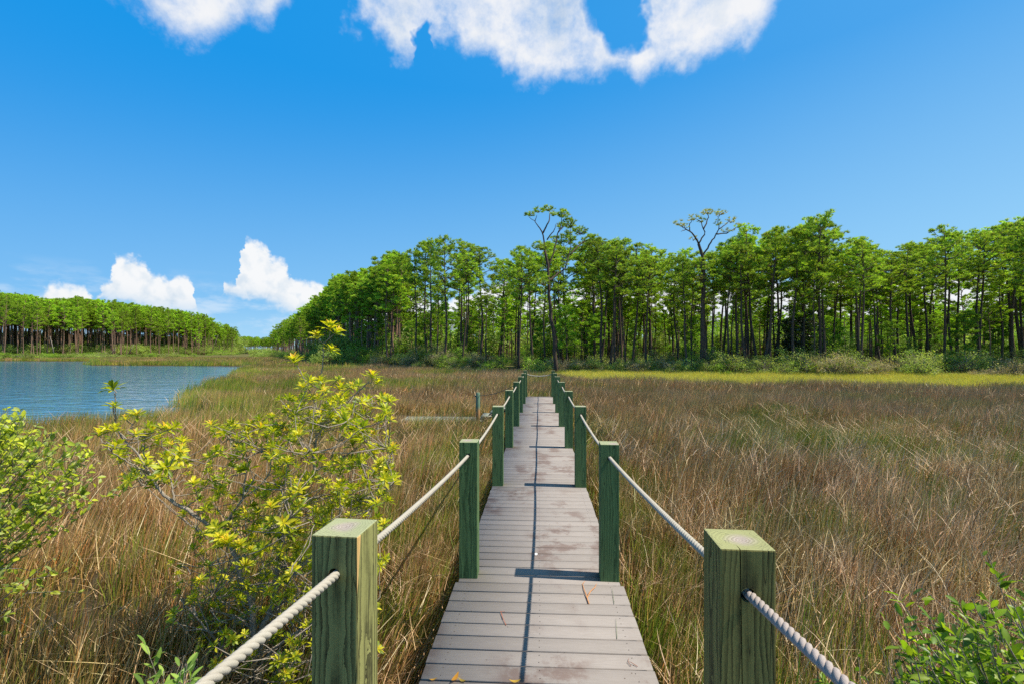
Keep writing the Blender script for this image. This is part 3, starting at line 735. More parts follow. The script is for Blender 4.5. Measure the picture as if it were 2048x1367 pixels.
def yellow():
    pr = []
    for k in range(4):
        mb = MB(); n = 260; a = RNG.uniform(0, 6.28, n); r_ = .9 * np.sqrt(RNG.uniform(size=n)); base = np.stack([r_ * np.cos(a), r_ * np.sin(a), np.full(n, -.03)], -1)
        d = RNG.normal(0, .25, (n, 3)); d[:, 2] = 1; d = unit(d); bend = RNG.normal(0, .2, (n, 3)); bend[:, 2] = -.15
        mb.blades(base, d, RNG.uniform(.35, .75, n), RNG.uniform(.014, .03, n), bend, 2, palette(n, [(.68, .62, .08), (.74, .64, .13), (.44, .48, .07), (.56, .42, .15)], [4, 3, 3, 2]))
        pr.append(mb.mesh('clump', M_ygrass))
    n = 6400; px = RNG.uniform(1090, 2350, n); Z = RNG.uniform(24, 46, n)
    xy = np.array([ground_xy(a, b) for a, b in zip(px, Z)]); x, y = xy.T; zf = wood_front(px)
    k = (Z > zf - 10.2 + 2.2 * wob(x, y, .09) + np.clip((1180 - px) / 14, 0, 9)) & (Z < zf - .5 + 1.2 * wob(x, y, .3)); x, y = x[k], y[k]; n = len(x)
    scatter('yellow_grass', pr, np.stack([x, y, height(x, y)], -1), np.stack([RNG.normal(0, .06, n), RNG.normal(0, .06, n), RNG.uniform(0, 6.28, n)], -1),
            np.stack([np.ones(n), np.ones(n), RNG.uniform(.8, 1.25, n)], -1), RNG.integers(0, 4, n), 'bright yellow-green grass strip along the foot of the right-hand pines', 'grass')
yellow()

# ------------------------------------------------------------------ trees
def tufts(mb, C, size, nper, w, cols, wts, outw=None):
    """needle tufts: nper short blades fanning out from every centre"""
    n = len(C); B = np.repeat(C, nper, axis=0); D = RNG.normal(size=(n * nper, 3)); D[:, 2] = np.abs(D[:, 2]) * .75 + .05 * D[:, 0]
    if outw is not None: D += np.repeat(outw, nper, axis=0) * .8
    D = unit(D); cc = np.repeat(palette(n, cols, wts, .22), nper, axis=0) * RNG.uniform(.8, 1.2, (n * nper, 1))
    L = np.repeat(size, nper) * RNG.uniform(.65, 1.1, n * nper)
    mb.tris(B, D, L, w * RNG.uniform(.8, 1.3, n * nper), cc)
NEEDLE = ([(.32, .48, .05), (.44, .60, .06), (.16, .27, .04), (.56, .67, .07), (.48, .44, .10)], [4, 4, 2.4, 2, .5])
def pine_proto(name, seed, H, cb, spread, nbr, flat=.5, bark=None, mess=1., needle=NEEDLE, lean=0., blade=.036, pad=1., ntuft=16):
    rg = np.random.default_rng(seed); root = thing(name, 'pine', 'pine tree')
    tr, cr = MB(), MB(); r0 = .0094 * H + .02
    t = np.linspace(0, 1, 12); ph = rg.uniform(0, 6.28, 4); sw = .012 * H
    tp = np.stack([sw * np.sin(t * 4 + ph[0]) + lean * H * t + sw * .4 * np.sin(t * 11 + ph[1]), sw * np.sin(t * 4.6 + ph[2]), t * H * .97 - .3 * (t == 0)], -1)
    tp[:, :2] -= tp[0, :2]
    tr.tube(tp, r0 * (1 - t * .82) * (1 + .25 * np.exp(-t * 40)), 8)
    Pt = lambda u: np.array([np.interp(u, t, tp[:, i]) for i in range(3)])
    C, O = [], []
    for i in range(nbr):
        u = i / (nbr - 1); h = cb + (1 - cb) * u ** .85; az_ = i * 2.4 + rg.uniform(-.5, .5)
        prof = (1 - u ** 2.2) * .72 + .28; prof *= (.6 + .4 * min(1, u * 4 + rg.uniform(0, .6)))
        L = spread * prof * rg.uniform(.65, 1.15); up = R(8 + 50 * u) * rg.uniform(.6, 1.3); p0 = Pt(h * .98)
        m = 6; s = np.linspace(0, 1, m); hd = np.array([math.cos(az_), math.sin(az_), 0])
        bp = p0 + hd * (L * s * math.cos(up * .6))[:, None]; bp[:, 2] += L * (s * math.sin(up) * .5 + s ** 2 * .28 * math.sin(up + .4))
        bp[1:] += rg.normal(0, .05 * L, (m - 1, 3)) * mess * .7
        tr.tube(bp, np.linspace(.022 * L + .012, .008, m), 5, cap=False)
        ns = int(3 + L * 2.3)
        for k in range(ns + 1):
            q = rg.uniform(.4, .95) if k else 1.0; b0 = np.array([np.interp(q, s, bp[:, j]) for j in range(3)])
            dv = unit(hd * rg.uniform(.2, 1) + rg.normal(0, .7, 3) * [1, 1, .3] + [0, 0, .35]); l2 = rg.uniform(.3, .8) * (.5 + .2 * L) * (k > 0) + .1
            e = b0 + dv * l2; tr.tube([b0, (b0 + e) / 2 + rg.normal(0, .04, 3), e], [.013, .01, .005], 3, cap=False)
            pr_ = rg.uniform(.15, .34) * pad; nt = int(6 + 62 * pr_ ** 2)
            g_ = unit(rg.normal(size=(nt, 3))) * rg.uniform(.2, 1, (nt, 1)) ** .5
            for v in g_ * [pr_, pr_, pr_ * .58]: C.append(e + v + [0, 0, .1]); O.append(unit(v + [0, 0, .12]) * .8 + [0, 0, .4])
    for k in range(int(nbr * .8)):  # dead stubs lower down
        h = rg.uniform(.3, cb + .05); p0 = Pt(h); a = rg.uniform(0, 6.28); L = rg.uniform(.2, .9)
        tr.tube([p0, p0 + [L * math.cos(a), L * math.sin(a), rg.uniform(-.1, .3) * L]], [.014, .005], 3, cap=False)
    C, O = np.array(C), np.array(O)
    tufts(cr, C, rg.uniform(.16, .30, len(C)), ntuft, blade, *needle, outw=O)
    tr.build('trunk', bark or M_bark, root); cr.build('crown', M_needle, root)
    root['H'] = H
    return root
proto_pines = []
for k in range(10):
    H = [14, 16, 15, 17, 13, 16, 15, 14, 12, 16][k]
    proto_pines.append(pine_proto('pine_tree', 100 + k, H, [.66, .62, .74, .68, .6, .76, .64, .7, .55, .7][k], [2.1, 2.5, 1.9, 2.7, 1.9, 2.1, 2.8, 1.7, 2.1, 2.3][k], [18, 22, 15, 22, 17, 15, 22, 14, 19, 17][k], lean=[0, .03, 0, -.02, .05, 0, .01, -.05, 0, .03][k]))
small_pines = [pine_proto('young_pine', 200 + k, [6.5, 8, 5.5, 9][k], [.35, .42, .3, .55][k], [1.5, 1.7, 1.3, 1.6][k], 16, needle=([(.28, .46, .04), (.36, .52, .05), (.18, .32, .03)], [3, 3, 2])) for k in range(4)]
far_pines = [pine_proto('pine_tree', 300 + k, [18, 19, 17, 19][k], [.56, .6, .54, .64][k], [3.2, 2.9, 3.5, 3.0][k], 20, bark=M_bark2, blade=.07, pad=1.35, ntuft=12, needle=([(.40, .57, .045), (.54, .70, .06), (.25, .38, .04)], [4, 3, 2])) for k in range(4)]

TOPR = ([545, 560, 600, 640, 690, 740, 790, 830, 880, 940, 1000, 1040, 1080, 1140, 1180, 1215, 1250, 1290, 1320, 1370, 1420, 1460, 1520, 1560, 1600, 1660, 1700, 1740, 1775, 1810, 1850, 1880, 1930, 1990, 2048, 2400],
        [655, 645, 625, 590, 545, 540, 508, 492, 480, 490, 486, 500, 490, 480, 468, 492, 478, 490, 465, 500, 492, 488, 452, 475, 446, 440, 456, 500, 512, 492, 480, 462, 450, 456, 438, 430])
TOPL = ([-300, 0, 40, 90, 160, 230, 300, 370, 410, 440, 470, 480], [585, 590, 592, 602, 600, 608, 615, 625, 636, 650, 657, 690])
def region(px, back):
    if px < 500: return 'on the far bank'
    if px < 700: return 'at the main stand left end'
    if px < 1010: return 'left of the boardwalk end'
    if px < 1220: return 'behind the boardwalk end'
    if px < 1560: return 'right of the boardwalk end'
    if px < 1800: return 'above the yellow grass'
    return 'near the right edge'
placed = []
ORD = 'first second third fourth fifth sixth seventh eighth ninth tenth eleventh twelfth thirteenth fourteenth fifteenth sixteenth seventeenth eighteenth nineteenth twentieth'.split()
def ordinal(i):
    if i < 20: return ORD[i]
    t_, u_ = divmod(i + 1, 10); tens = {2: 'twenty', 3: 'thirty', 4: 'forty', 5: 'fifty', 6: 'sixty'}[t_]
    return tens + 'th' if u_ == 0 and False else (tens[:-1] + 'ieth' if u_ == 0 else tens + '-' + ORD[u_ - 1])
PEND = {}
def later(o, key, px): PEND.setdefault(key, []).append((px, o))
def name_all():
    """tells look-alikes apart by their order from the left inside their own row"""
    for (fmt, where), lst in PEND.items():
        lst.sort(key=lambda t_: t_[0])
        for i, (_, o) in enumerate(lst): o['label'] = fmt.format(ordinal(i)) + ' ' + where
def far_enough(x, y, d):
    for a, b in placed[-900:]:
        if (a - x) ** 2 + (b - y) ** 2 < d * d: return False
    return True
cnt = 0
def put_pine(px, Z, H, rg, protos_, groupname, first_used):
    x, y = ground_xy(px, Z); z = float(height(np.array([x]), np.array([y]))[0])
    pr = rg.choice(protos_); s = H / pr['H']
    fr = Z - float(wood_front(np.array(px)))
    size = 'tall' if H > 14.3 else 'mid-height' if H > 12 else 'short'
    row = 'front-row' if fr < 5 else 'middle-row' if fr < 14 else 'back-row'
    o = dup(pr, (x, y, z - .05), rg.uniform(0, 6.28), (s * rg.uniform(.86, 1.14) * (.76 if px < 500 else 1),) * 2 + (s,), 'pine', groupname)
    later(o, ((f'reddish-trunked {row} pine,' if px < 500 else f'{size} {row} pine,') + ' {} from the left', region(px, 0)), px)
rg = random.Random(11)
n_right = 0; tries = 0
while n_right < 190 and tries < 20000:
    tries += 1
    # columns nearer the camera are wider apart, spread the stand evenly in the picture
    px = rg.uniform(560, 2300); 
    zf = float(wood_front(np.array(px))); depth = rg.random() ** 1.25 * (24 if px > 720 else 34); Z = zf + depth + rg.uniform(-1.0, 0)
    if 1085 < px < 1125 and depth < 1.5: continue
    x, y = ground_xy(px, Z)
    if not far_enough(x, y, 1.25): continue
    cap = (HY - np.interp(px, *TOPR) - rg.uniform(-6, 26) * (40 / Z) ** .5) * Z / F + CAMZ + .3
    H = cap if depth < 9 and rg.random() < .62 else min(cap, rg.uniform(9.5, 17))
    if H > 19.5: H = rg.uniform(15, 19)
    if H < 5: continue
    placed.append((x, y)); n_right += 1
    put_pine(px, Z, H, rg, proto_pines, 'pines in the stand beyond the marsh', None)
n_left = 0; tries = 0
while n_left < 108 and tries < 20000:
    tries += 1
    px = rg.uniform(-60, 478); zf = float(wood_front(np.array(px))); depth = rg.random() ** 1.3 * 22; Z = zf + depth
    x, y = ground_xy(px, Z)
    if not far_enough(x, y, 2.0): continue
    cap = (HY - np.interp(px, *TOPL) + rg.choice([rg.uniform(-34, -12), rg.uniform(-14, 4), rg.uniform(-6, 6), rg.uniform(4, 13)])) * Z / F + CAMZ - 1
    placed.append((x, y)); n_left += 1
    put_pine(px, Z, min(max(cap, 8), 24), rg, far_pines, 'pines on the far bank across the water', None)
# rows behind, too many to count: one mass
def woods():
    P, RO, S, I = [], [], [], []
    prs = [m for p in far_pines for m in [p]]
    metas = []
    for p in far_pines + bush[:3] + saps[:1]:
        a = [c_ for c_ in p.children if c_.name.startswith(('trunk', 'stem'))][0].data; b = [c_ for c_ in p.children if c_.name.startswith(('crown', 'foliage'))][0].data
        bm = bmesh.new(); me = bpy.data.meshes.new('wood')
        # join trunk and crown, keeping the colour attribute
        mb = MB()
        for src, mi in ((a, 0), (b, 1)):
            v = np.empty(len(src.vertices) * 3, np.float32); src.vertices.foreach_get('co', v); v = v.reshape(-1, 3)
            c_ = np.empty(len(v) * 4, np.float32); src.attributes['col'].data.foreach_get('color', c_); c_ = c_.reshape(-1, 4)[:, :3]
            li = np.empty(len(src.loops), np.int32); src.loops.foreach_get('vertex_index', li)
            lt = np.empty(len(src.polygons), np.int32); src.polygons.foreach_get('loop_total', lt); ls = np.empty(len(src.polygons), np.int32); src.polygons.foreach_get('loop_start', ls)
            q = ls[lt == 4]; t_ = ls[lt == 3]
            mb.add(v, li[q[:, None] + np.arange(4)] if len(q) else None, li[t_[:, None] + np.arange(3)] if len(t_) else None, c=c_, m=mi)
        bm.free(); metas.append((mb.mesh('wood_tree', [M_bark2, M_needle]), p['H']))
    rg2 = np.random.default_rng(77)
    def put(px, Z, H, low=0):
        x, y = ground_xy(px, Z); k = (rg2.integers(5, 7) if px < 700 else rg2.integers(4, 8)) if low else rg2.integers(0, 4); s = H / metas[k][1]
        P.append((x, y, float(height(np.array([x]), np.array([y]))[0]))); RO.append((0, 0, rg2.uniform(0, 6.28))); S.append((s, s, s)); I.append(k)
    for _ in range(620):   # behind the far-bank front rows
        px = rg2.uniform(-120, 476); zf = float(wood_front(np.array(px))); Z = zf + 12 + rg2.uniform(0, 1) * 48
        put(px, Z, max(7, (HY - np.interp(px, *TOPL) + rg2.uniform(-20, 5)) * Z / F + CAMZ - 1))
    for _ in range(900):   # low growth under and behind them
        px = rg2.uniform(-120, 476); zf = float(wood_front(np.array(px))); Z = zf + 10 + rg2.uniform(0, 1) * 60
        put(px, Z, (rg2.uniform(1.6, 4.5) if Z < zf + 35 else rg2.uniform(4.5, 8.5)) * (Z / 150) ** .6, 1)
    for _ in range(260):
        put(rg2.uniform(440, 650), rg2.uniform(380, 560), rg2.uniform(3, 6), 1)
    for _ in range(260):   # the dark gap at the head of the creek
        px = rg2.uniform(455, 580); Z = rg2.uniform(430, 560); put(px, Z, (705 - rg2.uniform(672, 682)) * Z / F + .8)
    for _ in range(1500):   # low thicket closing the view under the trees
        px = rg2.uniform(500, 2350); Z = rg2.uniform(70, 190) if px > 640 else rg2.uniform(170, 400); put(px, Z, rg2.uniform(2.2, 6) if px > 640 else rg2.uniform(1.5, 3.5), 1)
    for _ in range(60):
        px = rg2.uniform(545, 640); Z = rg2.uniform(260, 330); put(px, Z, (705 - np.interp(px, [545, 640], [662, 628])) * Z / F + .8)
    for _ in range(210):   # the thinning left end of that stand, thick with trees
        px = rg2.uniform(545, 800); Z = float(wood_front(np.array(px))) + rg2.uniform(3, 45); put(px, Z, (HY - np.interp(px, *TOPR) - rg2.uniform(0, 34)) * Z / F + 2)
    for _ in range(110):   # half-grown pines through the stand
        px = rg2.uniform(700, 2300); Z = float(wood_front(np.array(px))) + rg2.uniform(7, 26); put(px, Z, min(rg2.uniform(7, 12), (HY - np.interp(px, *TOPR) - 20) * Z / F + 2))
    for _ in range(170):   # back rows of the right-hand stand
        px = rg2.uniform(560, 2300); Z = float(wood_front(np.array(px))) + rg2.uniform(20, 50); put(px, Z, min(rg2.uniform(5, 11), (HY - np.interp(px, *TOPR) - 12) * Z / F + 2))
    for _ in range(520):   # woods seen low between the trunks of the right-hand stand
        px = rg2.uniform(600, 2300); Z = rg2.uniform(85, 190); put(px, Z, (HY - rg2.uniform(618, 662)) * Z / F + 1.)
    tag(scatter('distant_woods', [m for m, _ in metas], P, RO, S, I, 'mass of distant pine woods closing the horizon behind the counted trees', 'woods'))

# ---- two singular pines
def traced_pine(name, label, Z, limbs, pads, tuft_n, needle, size, deadlimbs=(), dz=0):
    bx, by = limbs[0][0][0][0], limbs[0][0][0][1]; x, y = ground_xy(bx, Z); z = float(height(np.array([x]), np.array([y]))[0])
    root = thing(name, label, 'pine tree', (x, y, z)); tr, cr = MB(), MB(); rg3 = np.random.default_rng(len(limbs) + 5)
    def P3(px, py, dd=0): a = np.array(spot(px, py, Z + dd)); return a - np.array([x, y, z])
    for pth, r0, r1, dd in limbs:
        P = np.array([P3(px, py, dd * i / (len(pth) - 1)) for i, (px, py) in enumerate(pth)])
        if pth is limbs[0][0]: P[0, 2] = -.2
        s = np.linspace(0, 1, len(P)); s2 = np.linspace(0, 1, len(P) * 3); Q = np.stack([np.interp(s2, s, P[:, i]) for i in range(3)], -1)
        Q[1:-1] += rg3.normal(0, .025, Q[1:-1].shape); tr.tube(Q, np.linspace(r0, r1, len(Q)), 7)
    C, O = [], []
    for px, py, w_, h_, dd, n in pads:
        c0 = P3(px, py, dd); sx, sz = w_ * Z / F, h_ * Z / F
        for k in range(n):
            v = unit(rg3.normal(size=3)) * rg3.uniform(.3, 1) ** .5; p = c0 + v * [sx, sx, sz]; C.append(p); O.append(unit(v) * .6 + [0, 0, .3])
            if rg3.uniform() < .3:
                b0 = c0 - [0, 0, sz * .7]; tr.tube([b0, (b0 + p) / 2 + rg3.normal(0, .08, 3), p], [.025, .016, .007], 3, cap=False)
    tufts(cr, np.array(C), rg3.uniform(size[0], size[1], len(C)), tuft_n, .045, *needle, outw=np.array(O))
    tr.build('trunk', M_bark, root); cr.build('crown', M_needle, root)
    return root
traced_pine('crooked_pine', 'tallest crooked pine with forked limbs and wind-swept top, behind the boardwalk end', 44,
    [([(1113, 700), (1109, 670), (1103, 642), (1098, 587), (1096, 537), (1090, 501)], .21, .11, 0),
     ([(1090, 501), (1086, 466), (1077, 453), (1070, 443), (1058, 434)], .08, .02, -1), ([(1086, 466), (1098, 443), (1100, 423)], .09, .03, 1), ([(1094, 480), (1107, 463), (1112, 448)], .07, .02, 0),
     ([(1096, 537), (1109, 501), (1115, 470), (1121, 455), (1124, 430)], .09, .025, 1.5), ([(1098, 562), (1108, 553), (1130, 537), (1141, 501), (1141, 459)], .11, .03, 3), ([(1141, 510), (1160, 488), (1180, 478)], .08, .03, 3),
     ([(1070, 443), (1074, 430)], .04, .02, 0), ([(1117, 465), (1135, 447)], .05, .02, 1)],
    [(1060, 429, 10, 5, -1, 26), (1078, 421, 10, 5, 0, 26), (1098, 417, 13, 5, 1, 34), (1107, 428, 7, 4, 0, 14), (1127, 428, 14, 9, 1.5, 60), (1140, 447, 16, 11, 2, 80), (1122, 452, 9, 6, 1, 26),
     (1160, 462, 16, 10, 3, 70), (1180, 480, 18, 12, 3, 80), (1160, 495, 18, 10, 3, 60), (1195, 498, 14, 9, 3, 46), (1140, 480, 14, 8, 2, 36), (1082, 492, 18, 8, -1, 60), (1120, 500, 12, 8, 1, 24), (1085, 560, 16, 14, -1, 60), (1120, 575, 16, 10, 0, 40)],
    20, NEEDLE, (.2, .34))
traced_pine('sparse_pine', 'tall dying pine with thin yellowing needles on bare spreading limbs, right of centre', 42,
    [([(1404, 705), (1405, 650), (1406, 604), (1408, 546), (1406, 517), (1397, 488)], .21, .12, 0), ([(1397, 488), (1388, 469), (1374, 460), (1366, 455), (1355, 447)], .085, .016, -1.5), ([(1397, 488), (1410, 466), (1402, 444), (1388, 436)], .075, .015, 1),
     ([(1407, 458), (1414, 444), (1417, 429), (1410, 424)], .07, .02, 1.5), ([(1406, 510), (1420, 488), (1430, 472), (1439, 458), (1435, 436), (1446, 425)], .085, .016, 0), ([(1432, 468), (1453, 467), (1479, 451)], .07, .02, 2), ([(1439, 458), (1455, 447), (1460, 440)], .05, .02, 1),
     ([(1380, 463), (1379, 448), (1384, 440)], .05, .02, -1), ([(1372, 459), (1362, 463)], .04, .015, -1), ([(1408, 570), (1398, 548), (1391, 530)], .07, .02, -1), ([(1408, 590), (1425, 575), (1440, 570)], .06, .02, 1)],
    [(1358, 446, 10, 5, -1.5, 16), (1370, 453, 8, 5, -1, 10), (1386, 436, 12, 6, 0, 22), (1403, 440, 9, 5, 1, 14), (1415, 425, 14, 4, 1, 24), (1440, 426, 12, 5, 0, 22), (1462, 442, 12, 6, 1, 16), (1476, 452, 8, 6, 2, 14), (1455, 462, 12, 5, 1, 12), (1386, 478, 8, 5, 0, 8), (1436, 446, 8, 6, 0, 10), (1396, 560, 14, 8, 0, 20), (1420, 600, 14, 9, 0, 30)],
    14, ([(.40, .37, .09), (.30, .34, .07), (.5, .42, .14)], [3, 3, 2]), (.18, .34))

# ---- broadleaf saplings, dark magnolia, bushes
def leafy(name, seed, H, rx, base_h, nclump, nleaf, leaf, cols, wts, bark=M_bark, cr_=.42, cat='sapling', mat=None, twigs=0):
    rg3 = np.random.default_rng(seed); root = thing(name, name.replace('_', ' '), cat); tr, cr = MB(), MB()
    t = np.linspace(0, 1, 6); tp = np.stack([.1 * np.sin(t * 3 + seed), .1 * np.cos(t * 4 + seed), t * H * .85 - .1], -1)
    tr.tube(tp, np.linspace(.018 * H + .01, .01, 6), 6)
    Cn = []
    for k in range(nclump):
        v = unit(rg3.normal(size=3)); v *= rg3.uniform(.35, 1.05); c_ = np.array([v[0] * rx, v[1] * rx, base_h + (H - base_h) * (.5 + .5 * v[2])]); Cn.append(c_)
        a = np.array([np.interp(c_[2] * .55, tp[:, 2], tp[:, i]) for i in range(3)]); tr.tube([a, (a + c_) / 2 + rg3.normal(0, .06, 3), c_], [.018, .012, .006], 4, cap=False)
    Cn = np.array(Cn); n = nclump * nleaf; rad = cr_ * rg3.uniform(.6, 1.3, nclump)
    B = np.repeat(Cn, nleaf, axis=0) + RNG.normal(0, 1, (n, 3)) * np.repeat(rad, nleaf)[:, None] * [.55, .55, .4]
    D = unit(RNG.normal(size=(n, 3)) + [0, 0, .35]); S_ = unit(np.cross(D, RNG.normal(size=(n, 3)) + [0, 0, 1.2]))
    cc = np.repeat(palette(nclump, cols, wts, .25), nleaf, axis=0) * RNG.uniform(.75, 1.25, (n, 1))
    L = leaf * RNG.uniform(.6, 1.3, n); cr.blades(B, D, L, L * .5, np.zeros((n, 3)), 2, cc, side=S_, prof=([0, .5, 1], [.25, 1, .15]))
    if twigs:
        n = twigs; a = RNG.uniform(0, 6.28, n); q = RNG.uniform(.1, 1, n); B = np.stack([np.cos(a) * rx * q * .6, np.sin(a) * rx * q * .6, H * RNG.uniform(.1, .75, n)], -1)
        D = unit(np.stack([np.cos(a), np.sin(a), RNG.uniform(.1, 1.4, n)], -1) + RNG.normal(0, .35, (n, 3)))
        w2 = MB(); w2.blades(B, D, RNG.uniform(.3, .9, n), np.full(n, .018), RNG.normal(0, .2, (n, 3)), 2, palette(n, [(.30, .25, .19), (.42, .36, .29), (.2, .16, .12)], [2, 2, 1])); w2.build('dead_twigs', M_shrub, root)
    tr.build('stem', bark, root); cr.build('foliage', mat or M_shrub, root); root['H'] = H
    return root
G1 = ([(.26, .43, .04), (.36, .52, .05), (.17, .30, .035)], [3, 2, 2]); G2 = ([(.33, .43, .09), (.44, .52, .12), (.22, .31, .06)], [3, 3, 2]); G3 = ([(.42, .34, .19), (.50, .41, .26), (.30, .30, .11)], [3, 3, 2])
saps = [leafy('sapling', 40 + k, [4.5, 5.5, 3.6, 6.5][k], [1.2, 1.4, 1.1, 1.6][k], [1.2, 1.6, .7, 2.][k], 34, 34, .15, *G1) for k in range(4)]
bush = [leafy('bush', 50 + k, [1.7, 2.2, 1.4, 1.9, 2.6, 1.6][k], [1.3, 1.5, 1.2, 1.4, 1.6, 1.3][k], .1, 30, 44, .11, *[G1, G2, G2, G3, G2, G3][k], bark=M_dead, cr_=.36, cat='bush', twigs=[60, 120, 160, 380, 140, 420][k]) for k in range(6)]
woods()
ADJ = ['bright green', 'grey-green', 'dull olive', 'brown twiggy', 'tall grey-green', 'pale dead-twigged']
mag = leafy('magnolia', 77, 6.3, 2.3, .3, 75, 70, .2, [(.018, .035, .012), (.03, .05, .014), (.012, .022, .01), (.10, .08, .03)], [4, 3, 3, .5], cr_=.55, cat='tree', mat=foliage_mat('glossy_dark_leaves', .08, .3, .1, spec=.6))
x, y = ground_xy(1592, 45); mag.location = (x, y, float(height(np.array([x]), np.array([y]))[0]) - .05)
mag['label'] = 'dark glossy broadleaf evergreen standing among pine trunks above the yellow grass'; mag['category'] = 'tree'
for i in range(110):
    px = rg.uniform(560, 2250); zf = float(wood_front(np.array(px))); Z = zf + rg.uniform(1.5, 24); x, y = ground_xy(px, Z)
    if i % 3 == 0: pr = rg.choice(small_pines); H = rg.uniform(4, 8); lab = 'young green pine among the trunks, {} from the left'; gn = 'young pines among the trunks'
    else: pr = rg.choice(saps); H = rg.uniform(2., 4.6); lab = 'bright green sapling among the trunks, {} from the left'; gn = 'saplings among the trunks'
    s = H / pr['H']; o = dup(pr, (x, y, float(height(np.array([x]), np.array([y]))[0]) - .03), rg.uniform(0, 6.28), (s, s, s), lab, gn); later(o, (lab, region(px, 0)), px)
nb_ = 0
for i in range(230):
    px = rg.uniform(600, 2200); zf = float(wood_front(np.array(px))); k = rg.randrange(6); Z = zf - rg.uniform(-9, 3.2) if px > 1130 else zf + rg.uniform(-3.5, 7)
    if px > 1130 and i % 2: Z = zf - rg.uniform(.2, 2.6)
    if px > 1500 and k in (0,) and rg.random() < .5: k = 5
    x, y = ground_xy(px, Z); s = rg.choice([rg.uniform(.45, .8), rg.uniform(.75, 1.15)]) * (1.25 if px < 900 else 1.)
    if k in (3, 5) and rg.random() < .45: k = rg.choice([0, 1, 2])
    row = 'at marsh edge' if Z < zf + 1 else 'behind first pines'
    o = dup(bush[k], (x, y, float(height(np.array([x]), np.array([y]))[0]) - .05), rg.uniform(0, 6.28), (s * 1.1, s * 1.1, s), 'bush', 'bushes at the foot of the pines'); later(o, (ADJ[k] + ' bush ' + row + ', {} from left', region(px, 0)), px)
for i in range(80):
    px = rg.uniform(-40, 600); zf = float(wood_front(np.array(px))); Z = zf - rg.uniform(-3, 8); k = rg.choice([0, 0, 1, 2]); x, y = ground_xy(px, Z)
    s = rg.uniform(.8, 1.5) * (1.6 if 430 < px else 1)
    o = dup(bush[k], (x, y, float(height(np.array([x]), np.array([y]))[0]) - .05), rg.uniform(0, 6.28), (s * 1.8, s * 1.8, s), 'bush', 'bushes on the far bank'); later(o, (ADJ[k] + ' bush under the pines, {} from the left', region(px, 0)), px)
name_all()
# leaning dead trunks on the far bank
for i, (xa, ya, xb, yb) in enumerate([(422, 705, 436, 670), (108, 706, 100, 672), (648, 706, 640, 690), (222, 706, 232, 694), (256, 706, 268, 688)]):
    Z = float(wood_front(np.array(xa if xa < 500 else 450))) - 4 if xa < 500 else 112
    a = np.array(spot(xa, ya + 2, Z)); b = np.array(spot(xb, yb, Z)); mb = MB(); mb.tube([a - a, (b - a) * .5 + [.1, 0, 0], b - a], [.16, .12, .05], 6)
    mb.tube([(b - a) * .6, (b - a) * .7 + [.5, 0, .3]], [.05, .02], 4)
    o = mb.build('dead_pine', M_dead); o.location = tuple(a)
    tag(o, ['pale leaning dead trunk in front of the far-bank pines below the tallest cloud', 'pale bent dead trunk at the left end of the far bank', 'short pale snag where the right-hand pines begin', 'low pale snag by the far bank shrubs', 'short tilted snag by the far bank shrubs'][i], 'dead tree')
# prototypes never placed on their own spot are removed; the copies share their meshes
for pr in proto_pines + small_pines + far_pines + saps + bush:
    for ch in list(pr.children): bpy.data.objects.remove(ch)
    bpy.data.objects.remove(pr)

# ------------------------------------------------------------------ near shrubs
def leaf_batch(mb, base, d, up, L, W_, cols, curl=.25, prof=([0, .12, .45, .72, 1], [.12, .3, .85, 1, .12])):
    """folded leaves: two halves meeting at a midrib, drooping toward the tip"""
    n = len(base); d = unit(d); side = unit(np.cross(d, up)); nor = unit(np.cross(side, d)); t = np.array(prof[0]); w = np.array(prof[1])
    L = L.reshape(-1, 1, 1); W_ = np.asarray(W_).reshape(-1, 1, 1)
    mid = base[:, None] + d[:, None] * L * t[None, :, None] - nor[:, None] * L * curl * (t ** 2)[None, :, None]
    off = side[:, None] * W_ * .5 * w[None, :, None] + nor[:, None] * W_ * .16 * w[None, :, None]
    off2 = -side[:, None] * W_ * .5 * w[None, :, None] + nor[:, None] * W_ * .16 * w[None, :, None]
    V = np.stack([mid + off, mid, mid + off2], 2).reshape(-1, 3); k = len(t)
    b = (np.arange(n) * 3 * k)[:, None] + (np.arange(k - 1) * 3)[None]
    q = np.concatenate([np.stack([b, b + 1, b + 4, b + 3], -1).reshape(-1, 4), np.stack([b + 1, b + 2, b + 5, b + 4], -1).reshape(-1, 4)])
    C = np.repeat(cols, 3 * k, axis=0).reshape(n, k, 3, 3).copy(); C[:, :, 1] *= 1.15
    mb.add(V, q, c=C.reshape(-1, 3))
def rosette(mb, p, axis, n, L, cols, young, rg3, open_=(.35, 1.2), asp=.31):
    axis = unit(np.array(axis, float)); a = unit(np.cross(axis, [.3, .2, .93])); b = np.cross(axis, a)
    th = np.arange(n) * 2.4 + rg3.uniform(0, 6); f = np.arange(n) / max(1, n - 1); ph = open_[0] + (open_[1] - open_[0]) * (1 - f) + rg3.normal(0, .12, n)
    D = axis * np.cos(ph)[:, None] + (a * np.cos(th)[:, None] + b * np.sin(th)[:, None]) * np.sin(ph)[:, None]
    B = p + axis * (f * L * .35 - L * .2)[:, None]
    ll = L * (1 - .45 * f) * rg3.uniform(.8, 1.15, n)
    c_ = cols[rg3.integers(0, len(cols), n)] * rg3.uniform(.8, 1.2, (n, 1)); yg = f > .68
    if young is not None: c_[yg] = young[rg3.integers(0, len(young), yg.sum())] * rg3.uniform(.85, 1.15, (yg.sum(), 1))
    leaf_batch(mb, B, D, np.tile(axis, (n, 1)) + rg3.normal(0, .15, (n, 3)), ll, ll * asp, c_, curl=.3)

